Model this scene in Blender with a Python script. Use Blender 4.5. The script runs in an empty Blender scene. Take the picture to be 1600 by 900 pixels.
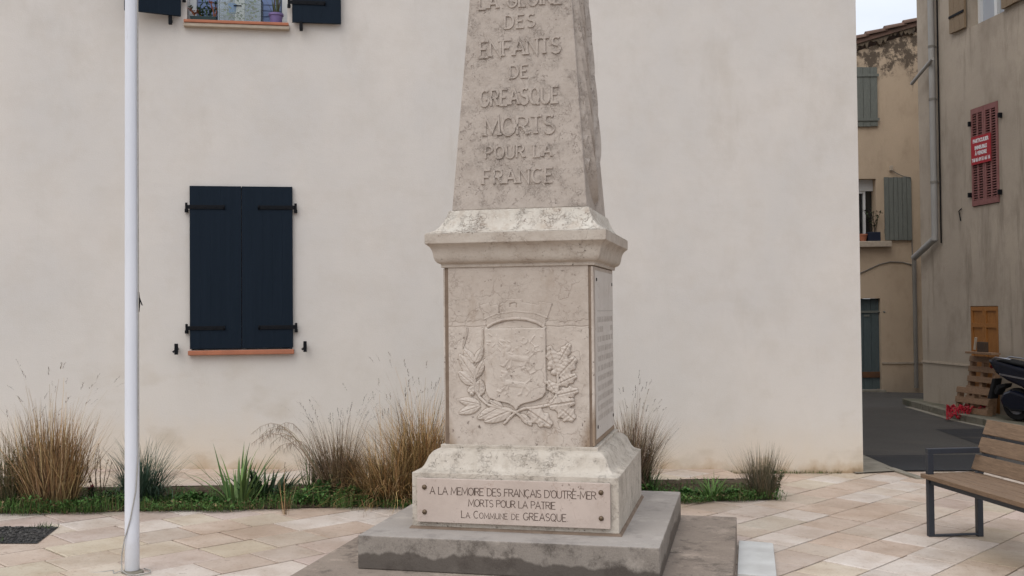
import bpy, bmesh, math, random
import numpy as np
from mathutils import Vector, Matrix
C = bpy.context.scene
RAD = math.radians
PI = math.pi
random.seed(7)
RNG = np.random.RandomState(5)

# ------------------------------------------------------------------ camera, sky, sun, exposure
FPX, PITCH, ROLL, EYE = 1600.0, .0215, -.009, 1.61
cam = bpy.data.cameras.new('camera'); camo = bpy.data.objects.new('camera', cam)
C.collection.objects.link(camo); C.camera = camo
cam.sensor_width = 36; cam.lens = 36; cam.clip_start = .05; cam.clip_end = 600
camo.matrix_world = (Matrix.Translation((0, 0, EYE)) @ Matrix.Rotation(RAD(90) + PITCH, 4, 'X')
                     @ Matrix.Rotation(-ROLL * -1, 4, 'Z'))
w = bpy.data.worlds.new('World'); C.world = w; w.use_nodes = True
nt = w.node_tree
for n in list(nt.nodes): nt.nodes.remove(n)
out = nt.nodes.new('ShaderNodeOutputWorld'); bg = nt.nodes.new('ShaderNodeBackground')
sky = nt.nodes.new('ShaderNodeTexSky'); sky.sky_type = 'NISHITA'; sky.sun_disc = False
SUN_EL, SUN_AZ = RAD(52), RAD(215)
sky.sun_elevation = SUN_EL; sky.sun_rotation = SUN_AZ; sky.air_density = 1; sky.dust_density = 2.5
hs = nt.nodes.new('ShaderNodeHueSaturation'); hs.inputs['Saturation'].default_value = .35
tc = nt.nodes.new('ShaderNodeTexCoord'); mp = nt.nodes.new('ShaderNodeMapping')
mp.inputs['Scale'].default_value = (1, 1, 3)
nz = nt.nodes.new('ShaderNodeTexNoise'); nz.inputs['Scale'].default_value = 2.2; nz.inputs['Detail'].default_value = 5
cr = nt.nodes.new('ShaderNodeValToRGB')
cr.color_ramp.elements[0].position = .35; cr.color_ramp.elements[0].color = (5.6, 6.2, 7.2, 1)
cr.color_ramp.elements[1].position = .65; cr.color_ramp.elements[1].color = (8.0, 8.4, 9.0, 1)
mx = nt.nodes.new('ShaderNodeMix'); mx.data_type = 'RGBA'; mx.inputs[0].default_value = .72
L = nt.links.new
L(sky.outputs[0], hs.inputs['Color']); L(hs.outputs[0], mx.inputs[6])
L(tc.outputs['Generated'], mp.inputs[0]); L(mp.outputs[0], nz.inputs['Vector']); L(nz.outputs[0], cr.inputs[0])
sx_ = nt.nodes.new('ShaderNodeSeparateXYZ'); L(tc.outputs['Generated'], sx_.inputs[0])
mr = nt.nodes.new('ShaderNodeMapRange'); mr.inputs[1].default_value = .1; mr.inputs[2].default_value = .8; mr.inputs[3].default_value = .70; mr.inputs[4].default_value = 1.35
L(sx_.outputs[2], mr.inputs[0]); vm = nt.nodes.new('ShaderNodeVectorMath'); vm.operation = 'SCALE'; L(cr.outputs[0], vm.inputs[0]); L(mr.outputs[0], vm.inputs['Scale'])
L(vm.outputs[0], mx.inputs[7]); L(mx.outputs[2], bg.inputs[0]); L(bg.outputs[0], out.inputs[0])
bg.inputs[1].default_value = .12
sun = bpy.data.lights.new('sun', 'SUN'); sun.energy = .8; sun.angle = RAD(50); sun.color = (1, .96, .9)
suno = bpy.data.objects.new('sun', sun); C.collection.objects.link(suno)
# the sky's sun_rotation is measured clockwise from +Y
sd = Vector((math.sin(SUN_AZ) * math.cos(SUN_EL), math.cos(SUN_AZ) * math.cos(SUN_EL), math.sin(SUN_EL)))
suno.rotation_euler = sd.to_track_quat('Z', 'Y').to_euler(); suno.location = (0, 0, 12)
C.view_settings.view_transform = 'Standard'; C.view_settings.look = 'None'
C.view_settings.gamma = 1; C.view_settings.exposure = .43
C.view_settings.use_curve_mapping = False

# ------------------------------------------------------------------ helpers
GS = -.034                                  # the square falls gently to the right
def zg(x, y=0): return GS * x
def ray(u, v):
    a0, b0 = u - 800, 450 - v
    cr_, sr = math.cos(ROLL), math.sin(ROLL)
    a = (a0 * cr_ - b0 * sr) / FPX; b = (b0 * cr_ + a0 * sr) / FPX
    cp, sp = math.cos(PITCH), math.sin(PITCH)
    return Vector((a, cp - b * sp, sp + b * cp))
def gnd(u, v, dz=0):
    d = ray(u, v); t = (-EYE + dz) / (d.z - GS * d.x); p = d * t
    return Vector((p.x, p.y, p.z + EYE))
def atY(u, v, Y):
    d = ray(u, v); p = d * (Y / d.y); return Vector((p.x, p.y, p.z + EYE))
def plane_pt(u, v, P0, D):                  # vertical plane through P0 along horizontal D -> (distance along D, z)
    d = ray(u, v); n = Vector((-D[1], D[0]))
    t = (n.x * P0[0] + n.y * P0[1]) / (n.x * d.x + n.y * d.y)
    p = d * t
    return (p.x - P0[0]) * D[0] + (p.y - P0[1]) * D[1], p.z + EYE

def tag(o, label=None, cat=None, group=None, kind=None):
    if label: o['label'] = label
    if cat: o['category'] = cat
    if group: o['group'] = group
    if kind: o['kind'] = kind
    return o
def thing(name, label, cat, loc=(0, 0, 0), rz=0, group=None):
    o = bpy.data.objects.new(name, None); C.collection.objects.link(o)
    o.location = loc; o.rotation_euler = (0, 0, rz); o.empty_display_size = .2
    return tag(o, label, cat, group)

class MB:
    def __init__(s): s.v = []; s.f = []; s.t = []; s.m = []; s.tint = (1, 1, 1); s.mi = 0
    def add(s, vs, fs):
        b = len(s.v); s.v += [tuple(p) for p in vs]; s.t += [s.tint] * len(vs)
        for f in fs: s.f.append([i + b for i in f]); s.m.append(s.mi)
        return b
    def box(s, x0, x1, y0, y1, z0, z1, M=None):
        vs = [Vector(p) for p in ((x0,y0,z0),(x1,y0,z0),(x1,y1,z0),(x0,y1,z0),(x0,y0,z1),(x1,y0,z1),(x1,y1,z1),(x0,y1,z1))]
        if M is not None: vs = [M @ p for p in vs]
        s.add(vs, [(0,3,2,1),(4,5,6,7),(0,1,5,4),(1,2,6,5),(2,3,7,6),(3,0,4,7)])
    def loft(s, prof, kx=1, ky=1, cap=True):     # square section profile [(half, z)]
        b = []
        for h, z in prof: b += [(-h*kx,-h*ky,z),(h*kx,-h*ky,z),(h*kx,h*ky,z),(-h*kx,h*ky,z)]
        fs = []
        for i in range(len(prof)-1):
            for k in range(4): fs.append((i*4+k, i*4+(k+1)%4, (i+1)*4+(k+1)%4, (i+1)*4+k))
        if cap: fs += [(3,2,1,0), tuple(len(b)-4+k for k in range(4))]
        s.add(b, fs)
    def tube(s, pts, r, n=8, cap=True):
        pts = [Vector(p) for p in pts]; rr = r if hasattr(r, '__len__') else [r]*len(pts)
        vs = []; up = None
        for i, p in enumerate(pts):
            d = (pts[min(i+1, len(pts)-1)] - pts[max(i-1, 0)])
            d = d.normalized() if d.length > 1e-9 else Vector((0,0,1))
            if up is None: up = Vector((0,0,1)) if abs(d.z) < .9 else Vector((1,0,0))
            a = d.cross(up); a = a.normalized() if a.length > 1e-6 else Vector((1,0,0)); b2 = a.cross(d).normalized(); up = b2
            for k in range(n):
                t = 2*PI*k/n; vs.append(p + (a*math.cos(t) + b2*math.sin(t))*rr[i])
        fs = []
        for i in range(len(pts)-1):
            for k in range(n): fs.append((i*n+k, i*n+(k+1)%n, (i+1)*n+(k+1)%n, (i+1)*n+k))
        if cap: fs += [tuple(range(n)), tuple((len(pts)-1)*n+n-1-k for k in range(n))]
        s.add(vs, fs)
    def lathe(s, prof, c=(0,0,0), n=20):
        vs = []
        for r, z in prof:
            for k in range(n): t = 2*PI*k/n; vs.append((c[0]+r*math.cos(t), c[1]+r*math.sin(t), c[2]+z))
        fs = []
        for i in range(len(prof)-1):
            for k in range(n): fs.append((i*n+k, i*n+(k+1)%n, (i+1)*n+(k+1)%n, (i+1)*n+k))
        s.add(vs, fs)
    def prism(s, poly, f0, f1):                  # poly of 2-D points, f0/f1 map 2-D -> 3-D for the two faces
        n = len(poly); vs = [f0(p) for p in poly] + [f1(p) for p in poly]
        fs = [tuple(range(n)), tuple(range(2*n-1, n-1, -1))]
        for k in range(n): fs.append((k, k+n, (k+1)%n+n, (k+1)%n))
        s.add(vs, fs)
    def blade(s, p, az, ln, lean, droop, w, segs=5, fold=.3, tip=.05, wob=0):
        x, y, z = p; a = lean; ca, sa = math.cos(az), math.sin(az); vs = []; st = ln/segs
        px, py, pz = 0., 0., 0.
        for i in range(segs+1):
            t = i/segs; ww = w*(1-t**1.6)*(.75+.5*t*(1-t)*2) + w*tip
            cx, cy = x+px, y+py
            vs.append((cx-sa*ww/2, cy+ca*ww/2, z+pz)); vs.append((cx+sa*ww/2, cy-ca*ww/2, z+pz))
            px += ca*math.sin(a)*st; py += sa*math.sin(a)*st; pz += math.cos(a)*st; a += droop/segs*(.4+1.2*t)
            if wob: a += random.uniform(-wob, wob)*.5; az += random.uniform(-wob, wob); ca, sa = math.cos(az), math.sin(az)
        s.add(vs, [(2*i, 2*i+1, 2*i+3, 2*i+2) for i in range(segs)])
        return Vector((x+px, y+py, z+pz)), a
    def leaf(s, p, d, n_, ln, w):                # small pointed leaf
        p = Vector(p); d = Vector(d).normalized(); n_ = Vector(n_)
        q = d.cross(n_); q = q.normalized() if q.length > 1e-5 else Vector((1,0,0)); up = q.cross(d)
        vs = [p, p+d*ln*.35+q*w*.5+up*w*.12, p+d*ln*.4, p+d*ln*.35-q*w*.5+up*w*.12, p+d*ln-up*w*.15,
              p+d*ln*.7+q*w*.32+up*w*.05, p+d*ln*.7-q*w*.32+up*w*.05]
        s.add(vs, [(0,2,1),(0,3,2),(2,5,1),(2,3,6),(2,4,5),(2,6,4)])
    def build(s, name, mat, parent=None, smooth=None, bevel=0, **kw):
        me = bpy.data.meshes.new(name); me.from_pydata(s.v, [], s.f)
        mats = mat if isinstance(mat, (list, tuple)) else [mat]
        for m_ in mats: me.materials.append(m_)
        if len(mats) > 1: me.polygons.foreach_set('material_index', s.m)
        ca = me.color_attributes.new('tint', 'FLOAT_COLOR', 'POINT')
        arr = np.ones((len(s.v), 4), 'f'); arr[:, :3] = np.array(s.t, 'f').reshape(-1, 3); ca.data.foreach_set('color', arr.ravel())
        me.validate(); me.update()
        if smooth is not None:
            me.polygons.foreach_set('use_smooth', [True]*len(me.polygons)); me.set_sharp_from_angle(angle=RAD(smooth))
        o = bpy.data.objects.new(name, me); C.collection.objects.link(o)
        if parent: o.parent = parent
        if bevel:
            b = o.modifiers.new('bevel', 'BEVEL'); b.width = bevel; b.segments = 2; b.limit_method = 'ANGLE'; b.angle_limit = RAD(35)
        return tag(o, kw.get('label'), kw.get('cat'), kw.get('group'), kw.get('kind'))
def fixn(o):
    bm = bmesh.new(); bm.from_mesh(o.data); bmesh.ops.recalc_face_normals(bm, faces=bm.faces); bm.to_mesh(o.data); bm.free(); return o

# ------------------------------------------------------------------ materials
class NT:
    def __init__(s, name):
        s.mat = bpy.data.materials.new(name); s.mat.use_nodes = True; s.t = s.mat.node_tree
        s.p = s.t.nodes['Principled BSDF']; s.tc = s.t.nodes.new('ShaderNodeTexCoord'); s.bump_h = None
    def n(s, k, **kw):
        o = s.t.nodes.new(k)
        for a, b in kw.items():
            if hasattr(o, a): setattr(o, a, b)
        return o
    def lk(s, a, b): s.t.links.new(a, b)
    def noise(s, scale, detail=6, rough=.55, stretch=(1,1,1), off=(0,0,0), dist=0):
        m = s.n('ShaderNodeMapping'); m.inputs['Scale'].default_value = stretch; m.inputs['Location'].default_value = off
        s.lk(s.tc.outputs['Object'], m.inputs[0])
        o = s.n('ShaderNodeTexNoise'); o.inputs['Scale'].default_value = scale; o.inputs['Detail'].default_value = detail
        o.inputs['Roughness'].default_value = rough; o.inputs['Distortion'].default_value = dist
        s.lk(m.outputs[0], o.inputs['Vector']); return o.outputs[0]
    def ramp(s, x, a, b, va=0, vb=1):
        o = s.n('ShaderNodeMapRange'); o.inputs[1].default_value = a; o.inputs[2].default_value = b
        o.inputs[3].default_value = va; o.inputs[4].default_value = vb; o.clamp = True
        s.lk(x, o.inputs[0]); return o.outputs[0]
    def math(s, op, a, b=None):
        o = s.n('ShaderNodeMath'); o.operation = op
        for i, q in enumerate((a, b)):
            if q is None: continue
            if isinstance(q, (int, float)): o.inputs[i].default_value = q
            else: s.lk(q, o.inputs[i])
        return o.outputs[0]
    def mix(s, f, a, b, mode='MIX'):
        o = s.n('ShaderNodeMix'); o.data_type = 'RGBA'; o.blend_type = mode
        for i, q in ((0, f), (6, a), (7, b)):
            if isinstance(q, (int, float)): o.inputs[i].default_value = q
            elif isinstance(q, tuple): o.inputs[i].default_value = (*q[:3], 1)
            else: s.lk(q, o.inputs[i])
        return o.outputs[2]
    def cracks(s, scale, width, dist=.35, off=(0,0,0)):
        m = s.n('ShaderNodeMapping'); m.inputs['Location'].default_value = off; s.lk(s.tc.outputs['Object'], m.inputs[0])
        nz_ = s.n('ShaderNodeTexNoise'); nz_.inputs['Scale'].default_value = scale*1.3; nz_.inputs['Detail'].default_value = 5
        s.lk(m.outputs[0], nz_.inputs['Vector'])
        ad = s.n('ShaderNodeVectorMath'); ad.operation = 'MULTIPLY_ADD'
        s.lk(nz_.outputs[1], ad.inputs[0]); ad.inputs[1].default_value = (dist,)*3; s.lk(m.outputs[0], ad.inputs[2])
        v = s.n('ShaderNodeTexVoronoi'); v.feature = 'DISTANCE_TO_EDGE'; v.inputs['Scale'].default_value = scale
        s.lk(ad.outputs[0], v.inputs['Vector']); return s.ramp(v.outputs['Distance'], 0, width, 1, 0)
    def z(s, axis=2):
        o = s.n('ShaderNodeSeparateXYZ'); s.lk(s.tc.outputs['Object'], o.inputs[0]); return o.outputs[axis]
    def done(s, col, rough=.85, bump=None, strength=.3, dist=.01, metal=0, spec=.3, tint=False):
        if tint:
            a = s.n('ShaderNodeAttribute'); a.attribute_name = 'tint'
            col = s.mix(1.0, col, a.outputs['Color'], 'MULTIPLY')
        if isinstance(col, tuple): s.p.inputs['Base Color'].default_value = (*col, 1)
        else: s.lk(col, s.p.inputs['Base Color'])
        if isinstance(rough, (int, float)): s.p.inputs['Roughness'].default_value = rough
        else: s.lk(rough, s.p.inputs['Roughness'])
        s.p.inputs['Metallic'].default_value = metal; s.p.inputs['Specular IOR Level'].default_value = spec
        if bump is not None:
            b = s.n('ShaderNodeBump'); b.inputs['Strength'].default_value = strength; b.inputs['Distance'].default_value = dist
            s.lk(bump, b.inputs['Height']); s.lk(b.outputs[0], s.p.inputs['Normal'])
        return s.mat
def simple(name, c1, c2, scale=6, rough=.8, strength=.15, spec=.3, metal=0, tint=False, stretch=(1,1,1), dist=.005):
    t = NT(name); nn = t.noise(scale, 6, .6, stretch)
    return t.done(t.mix(t.ramp(nn, .3, .7), c1, c2), rough, t.noise(scale*6, 4, .6, stretch), strength, dist, metal, spec, tint)

def m_render():                                # the cream facade
    t = NT('cream_render')
    a = t.mix(t.ramp(t.noise(.9, 6, .6, (1,1,.8)), .36, .64), (.685,.63,.575), (.63,.59,.55))
    a = t.mix(t.ramp(t.noise(3.1, 6, .7, off=(4,2,1)), .45, .70, 0, .4), a, (.58,.52,.455))
    a = t.mix(t.ramp(t.noise(1.1, 7, .7, (1,1,.5), (9,0,3)), .56, .76, 0, .38), a, (.46,.40,.33))
    a = t.mix(t.ramp(t.noise(5.5, 6, .7, (1.6,1,.16), (2,0,7)), .60, .78, 0, .2), a, (.46,.40,.34))
    a = t.mix(t.ramp(t.noise(9, 5, .75, (1,1,2.2), (2,6,7)), .60, .78, 0, .16), a, (.64,.60,.54))
    z = t.math('ADD', t.z(), t.math('MULTIPLY', t.z(0), .0335)); z = t.math('ADD', z, .124); edge = t.math('ADD', z, t.math('MULTIPLY', t.noise(2.2, 6, .65), -.55))
    a = t.mix(t.ramp(z, .2, 1.7, .5, 0), a, (.74,.68,.60))
    a = t.mix(t.ramp(edge, -.30, .30, .6, 0), a, (.72,.58,.41))
    a = t.mix(t.ramp(edge, -.30, -.14, .75, 0), a, (.44,.29,.15))
    a = t.mix(t.ramp(edge, -.34, -.25, .7, 0), a, (.20,.13,.07))
    a = t.mix(t.math('MULTIPLY', t.ramp(t.noise(1.3, 5, .6, (1,1,1.6), (2,7,4)), .55, .72), t.ramp(z, 1.6, .3, 0, .5)), a, (.45,.36,.25))
    a = t.mix(t.ramp(t.noise(140, 2), .35, .7, 0, .22), a, (.38,.34,.30))
    h = t.math('ADD', t.noise(90, 4, .7), t.math('MULTIPLY', t.noise(4, 4, .5, (1,1,2)), 2))
    return t.done(a, .9, h, .35, .004, spec=.2)
def m_stone(name, c1, c2, c3, vein, sc=1, stain=None, vs=.5, bump=.5, extra=None):
    t = NT(name)
    a = t.mix(t.ramp(t.noise(3.2*sc, 6, .6), .35, .66), c1, c2)
    a = t.mix(t.ramp(t.noise(9*sc, 6, .7, off=(3,5,1)), .48, .72, 0, .7), a, c3)
    patch = t.ramp(t.noise(4.2*sc, 4, .6, off=(7,1,2)), .47, .60)
    ck = t.math('MULTIPLY', t.cracks(7*sc, .028, .25), patch)
    ck2 = t.math('MULTIPLY', t.cracks(17*sc, .05, .2, (2,3,4)), t.ramp(t.noise(6*sc, 4, .6, off=(1,8,2)), .53, .64))
    a = t.mix(t.math('MULTIPLY', t.math('MAXIMUM', ck, ck2), vs), a, vein)
    pit = t.ramp(t.noise(40*sc, 3, .6, off=(5,5,5)), .645, .70)
    pit = t.math('MULTIPLY', pit, t.ramp(t.noise(5*sc, 3, .6, off=(2,9,2)), .42, .62))
    a = t.mix(t.math('MULTIPLY', pit, .8), a, tuple(q*.4 for q in vein))
    if extra: a = extra(t, a)
    h = t.math('SUBTRACT', t.math('ADD', t.noise(60*sc, 4, .7), t.math('MULTIPLY', t.noise(12*sc, 4), 1.4)),
               t.math('ADD', t.math('MULTIPLY', t.math('MAXIMUM', ck, ck2), .8), t.math('MULTIPLY', pit, 1.6)))
    return t.done(a, .82, h, bump, .006, spec=.3)
def lime_extra(t, a):                          # rust-coloured wash down the joints
    m_ = t.ramp(t.noise(3, 6, .7, (1.5,1.5,.6), (6,6,6)), .56, .74, 0, .55)
    a = t.mix(m_, a, (.30,.21,.14))
    a = t.mix(t.ramp(t.math('ADD', t.z(), t.math('MULTIPLY', t.noise(6, 4), .02)), 1.515, 1.522, 0, .30), a, (.33,.265,.215))
    ax = t.math('ABSOLUTE', t.z(0)); e = t.math('SUBTRACT', t.math('ADD', ax, t.math('MULTIPLY', t.noise(5, 5, .7), .10)), t.math('MULTIPLY', t.math('SUBTRACT', t.z(), .79), .35))
    return t.mix(t.ramp(e, .41, .47, 0, .85), a, (.24,.165,.105))
MS_die = m_stone('limestone_pedestal', (.54,.47,.405), (.47,.40,.34), (.39,.325,.27), (.22,.15,.11), 1, extra=lime_extra)
MS_obe = m_stone('limestone_obelisk', (.455,.39,.335), (.41,.348,.297), (.35,.29,.245), (.17,.115,.085), 1.9, vs=.75, bump=.7)
MS_base = m_stone('limestone_base', (.56,.50,.425), (.48,.42,.35), (.37,.315,.255), (.20,.145,.105), 1.5, vs=.6, bump=.8)
MS_top = m_stone('limestone_weathered', (.60,.55,.475), (.52,.46,.39), (.38,.295,.225), (.24,.14,.09), 1.7, vs=1, bump=.9)
MS_cor = m_stone('limestone_cornice', (.49,.43,.365), (.42,.355,.295), (.33,.265,.21), (.2,.14,.1), 1.2)
MS_side = m_stone('marble_inscription', (.58,.53,.48), (.52,.47,.42), (.45,.39,.34), (.38,.3,.25), .8, vs=.4, bump=.2)
MS_plq = m_stone('marble_plaque', (.54,.445,.385), (.47,.385,.33), (.42,.34,.29), (.30,.19,.14), .9, vs=.35, bump=.15)
M_mortar = simple('brown_joint', (.235,.175,.13), (.15,.105,.075), 9, .95, .4)
def m_concrete(name, c1, c2, wet, z0=None):
    t = NT(name)
    a = t.mix(t.ramp(t.noise(2.6, 7, .65), .3, .7), c1, c2)
    a = t.mix(t.ramp(t.noise(5, 6, .72, off=(3,3,1)), .52, .64, 0, .75), a, wet)
    a = t.mix(t.ramp(t.noise(4, 6, .7, off=(9,3,5)), .54, .66, 0, .6), a, tuple(q*1.7 for q in c1))
    a = t.mix(t.ramp(t.noise(16, 5, .7, off=(1,3,7)), .6, .7, 0, .5), a, tuple(q*.5 for q in c2))
    a = t.mix(t.ramp(t.noise(120, 2), .4, .7, 0, .25), a, tuple(q*1.35 for q in c1))
    r = .85
    if z0 is not None:
        a = t.mix(t.ramp(t.z(), .3045, .3062, 0, .42), a, (.44,.40,.37))  # top face painted lighter to offset the monument's shade on it
        e = t.math('ADD', t.z(), t.math('MULTIPLY', t.math('SUBTRACT', t.noise(2.3, 5, .6, (1.2,1.2,.1)), .5), .22))
        m_ = t.ramp(e, z0-.008, z0+.006, 1, 0)
        a = t.mix(t.math('MULTIPLY', m_, .8), a, wet); r = t.ramp(m_, 0, 1, .85, .5)
    h = t.math('ADD', t.noise(70, 5, .7), t.math('MULTIPLY', t.noise(9, 4), 1.5))
    return t.done(a, r, h, .45, .005)
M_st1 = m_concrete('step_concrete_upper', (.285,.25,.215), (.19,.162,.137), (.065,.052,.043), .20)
M_st2 = m_concrete('step_concrete_lower', (.29,.235,.19), (.195,.155,.125), (.06,.048,.04))
def m_paving():
    t = NT('paving_stone')
    a = t.mix(t.ramp(t.noise(2.4, 6, .6), .3, .7), (.57,.48,.405), (.50,.405,.33))
    a = t.mix(t.ramp(t.noise(1.1, 6, .65, off=(5,0,0)), .44, .66, 0, .75), a, (.39,.30,.225))
    a = t.mix(t.ramp(t.noise(.8, 5, .6, off=(1,6,0)), .52, .66, 0, .35), a, (.66,.60,.53))
    a = t.mix(t.ramp(t.noise(7, 6, .7, off=(0,4,0)), .5, .72, 0, .5), a, (.34,.24,.17))
    a = t.mix(t.ramp(t.noise(60, 3, .6), .55, .72, 0, .4), a, (.26,.18,.12))
    a = t.mix(t.ramp(t.noise(17, 4, .7, off=(3,1,0)), .62, .70, 0, .6), a, (.22,.16,.12))
    r = t.ramp(t.noise(3, 4, off=(2,2,2)), .4, .6, .38, .7)
    return t.done(a, r, t.math('ADD', t.noise(45, 5, .7), t.noise(9, 4)), .4, .004, tint=True)
M_pave = m_paving()
M_grout = simple('grout', (.21,.16,.115), (.135,.10,.07), 20, .95, .4)
def m_asph(name, c, sp):
    t = NT(name)
    a = t.mix(t.ramp(t.noise(1.2, 5, .6), .3, .7), c, tuple(q*.72 for q in c))
    a = t.mix(t.ramp(t.noise(170, 2, .5), .52, .66), a, sp)
    a = t.mix(t.ramp(t.noise(.7, 6, .7, (1,3,1), (8,0,0)), .55, .75, 0, .5), a, (.115,.095,.075))
    return t.done(a, .85, t.noise(150, 3, .7), .6, .006)
M_asph = m_asph('asphalt', (.062,.056,.050), (.12,.11,.10))
M_asph2 = m_asph('asphalt_patch', (.024,.024,.026), (.05,.05,.052))
M_conc = simple('kerb_concrete', (.30,.27,.22), (.18,.16,.125), 4, .9, .4)
M_kerbd = simple('kerb_mossy', (.17,.15,.11), (.075,.075,.05), 2.5, .9, .5)
M_white = simple('white_slab', (.62,.62,.60), (.44,.43,.41), 4, .5, .15)
M_shut = simple('shutter_blue_paint', (.0055,.0115,.020), (.0075,.014,.024), 3, .6, .04, spec=.12, stretch=(8,1,.3))
M_iron = simple('black_iron', (.005,.006,.008), (.008,.008,.010), 12, .6, .2, spec=.12)
M_terra = simple('terracotta_sill', (.44,.165,.09), (.34,.13,.075), 9, .75, .4)
M_mort2 = simple('sill_mortar', (.48,.40,.31), (.38,.31,.24), 14, .9, .5)
def m_pole():
    t = NT('white_pole_paint'); a = t.mix(t.ramp(t.noise(3, 5, .6, (1,1,.3)), .3, .7), (.68,.69,.73), (.62,.63,.675))
    a = t.mix(t.ramp(t.math('ADD', t.z(), t.math('MULTIPLY', t.noise(9, 5, .7), .35)), .16, .42, .55, 0), a, (.40,.37,.33))
    a = t.mix(t.ramp(t.noise(22, 5, .75, (1,1,.2), (3,3,3)), .62, .74, 0, .35), a, (.42,.41,.40))
    return t.done(a, .42, t.noise(20, 3), .03, .003, spec=.4)
M_pole = m_pole()
M_rope = simple('rope', (.42,.40,.37), (.32,.30,.27), 60, .9, .4)
M_pvc = simple('white_window_frame', (.72,.72,.71), (.66,.66,.65), 4, .4, .02)
def m_glass(name, c, rough, alpha):
    t = NT(name); t.p.inputs['Base Color'].default_value = (*c, 1); t.p.inputs['Roughness'].default_value = rough
    t.p.inputs['Alpha'].default_value = alpha; t.p.inputs['Specular IOR Level'].default_value = .7
    return t.mat
M_glassb = m_glass('window_glass', (.13,.17,.28), .05, 1)
M_glassd = m_glass('dark_window_glass', (.012,.014,.016), .08, 1)
M_film = m_glass('clear_plastic', (.55,.62,.58), .15, .28)
M_room = simple('room_dark', (.02,.02,.022), (.03,.03,.03), 2, .9, 0)
M_blue = simple('blue_louvre', (.20,.27,.46), (.17,.23,.40), 3, .5, 0)
M_purple = simple('purple_pot', (.19,.14,.30), (.15,.11,.25), 6, .5, .05)
M_dgreen = simple('dark_green_planter', (.010,.03,.032), (.015,.035,.035), 6, .5, .05)
def m_wood(name, c1, c2, st, rough=.7):
    t = NT(name); g = t.noise(9, 6, .65, st, dist=.6)
    a = t.mix(t.ramp(g, .3, .7), c1, c2); g2 = t.noise(30, 5, .7, st, (2,1,0))
    a = t.mix(t.ramp(g2, .5, .68, 0, .6), a, tuple(q*.45 for q in c2))
    return t.done(a, rough, g2, .35, .004)
M_bwood = m_wood('bench_wood', (.25,.165,.105), (.15,.098,.062), (9,.5,9))
M_pallet = m_wood('pallet_wood', (.30,.19,.115), (.18,.105,.06), (2,2,9))
M_orange = m_wood('varnished_wood', (.38,.165,.042), (.26,.10,.024), (9,9,.6), .5)
M_tan = m_wood('tan_shutter_wood', (.27,.195,.12), (.20,.14,.085), (9,9,.6))
M_gwood = m_wood('grey_green_wood', (.19,.195,.172), (.13,.138,.12), (8,8,.5), .85)
M_gdoor = m_wood('blue_grey_door_wood', (.10,.125,.125), (.065,.085,.09), (9,9,.4), .85)
M_redsh = simple('red_shutter_paint', (.27,.115,.105), (.21,.09,.082), 8, .75, .2)
M_bmet = simple('bench_metal', (.020,.024,.032), (.028,.032,.042), 10, .42, .1, spec=.5)
M_signr = simple('sign_red', (.38,.012,.025), (.34,.012,.022), 3, .4, 0)
M_signw = simple('sign_white', (.75,.72,.72), (.7,.68,.68), 3, .5, 0)
M_net = simple('red_net', (.42,.012,.03), (.28,.01,.02), 20, .5, 0)
M_zinc = simple('painted_downpipe', (.34,.33,.31), (.27,.25,.23), 3, .6, .15, stretch=(1,1,.4))
M_zincg = simple('grey_pipe', (.22,.20,.175), (.17,.155,.135), 3, .7, .15)
M_tile = simple('clay_tile', (.20,.115,.085), (.095,.065,.05), 4, .9, .5)
M_letter = simple('engraved_letter_paint', (.085,.06,.048), (.14,.10,.08), 30, .8, .1)
M_letfaint = simple('faded_letter', (.36,.31,.27), (.42,.37,.33), 30, .8, .1)
M_brass = simple('oxidised_brass', (.16,.11,.07), (.10,.075,.05), 30, .45, .2, metal=.6)
M_hole = simple('fixing_hole', (.02,.015,.012), (.03,.02,.015), 30, .9, .1)
M_scoot = simple('dark_blue_bodywork', (.004,.006,.014), (.005,.008,.018), 3, .25, .02, spec=.6)
M_rub = simple('black_rubber', (.010,.010,.011), (.016,.016,.016), 12, .75, .2)
M_chr = simple('grey_metal', (.35,.35,.37), (.28,.28,.3), 8, .3, .05, metal=.8)
M_lampr = simple('red_lamp_plastic', (.16,.01,.01), (.12,.01,.01), 8, .2, 0)
def m_soil():
    t = NT('soil'); a = t.mix(t.ramp(t.noise(14, 6, .7), .3, .7), (.085,.055,.033), (.038,.025,.016))
    return t.done(a, .95, t.noise(45, 5, .7), 1, .02)
M_soil = m_soil()
M_grav = m_asph('pit_gravel', (.028,.027,.028), (.09,.085,.08))
def m_leaf(name, rough=.6):
    t = NT(name); a = t.mix(t.ramp(t.noise(25, 3), .3, .7), (.85,.85,.85), (1,1,1))
    m = t.done(a, rough, tint=True, spec=.25)
    t.p.inputs['Subsurface Weight'].default_value = 0
    return m
M_leaf = m_leaf('foliage'); M_straw = m_leaf('dry_grass', .75)

# ------------------------------------------------------------------ ground, road, paving
def sheet(name, pts, dz, mat, **kw):
    mb = MB(); mb.add([(x, y, zg(x)+dz) for x, y in pts], [tuple(range(len(pts)))])
    o = mb.build(name, mat, kind='structure', **kw); fixn(o)
    if o.data.polygons[0].normal.z < 0: o.data.flip_normals()
    return o
sheet('ground', [(-150,-150),(150,-150),(150,150),(-150,150)], -.012, M_grout)
r1 = gnd(1405, 737); r2 = gnd(1600, 737); rc = gnd(1348, 739); rk = gnd(1348, 712)
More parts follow.
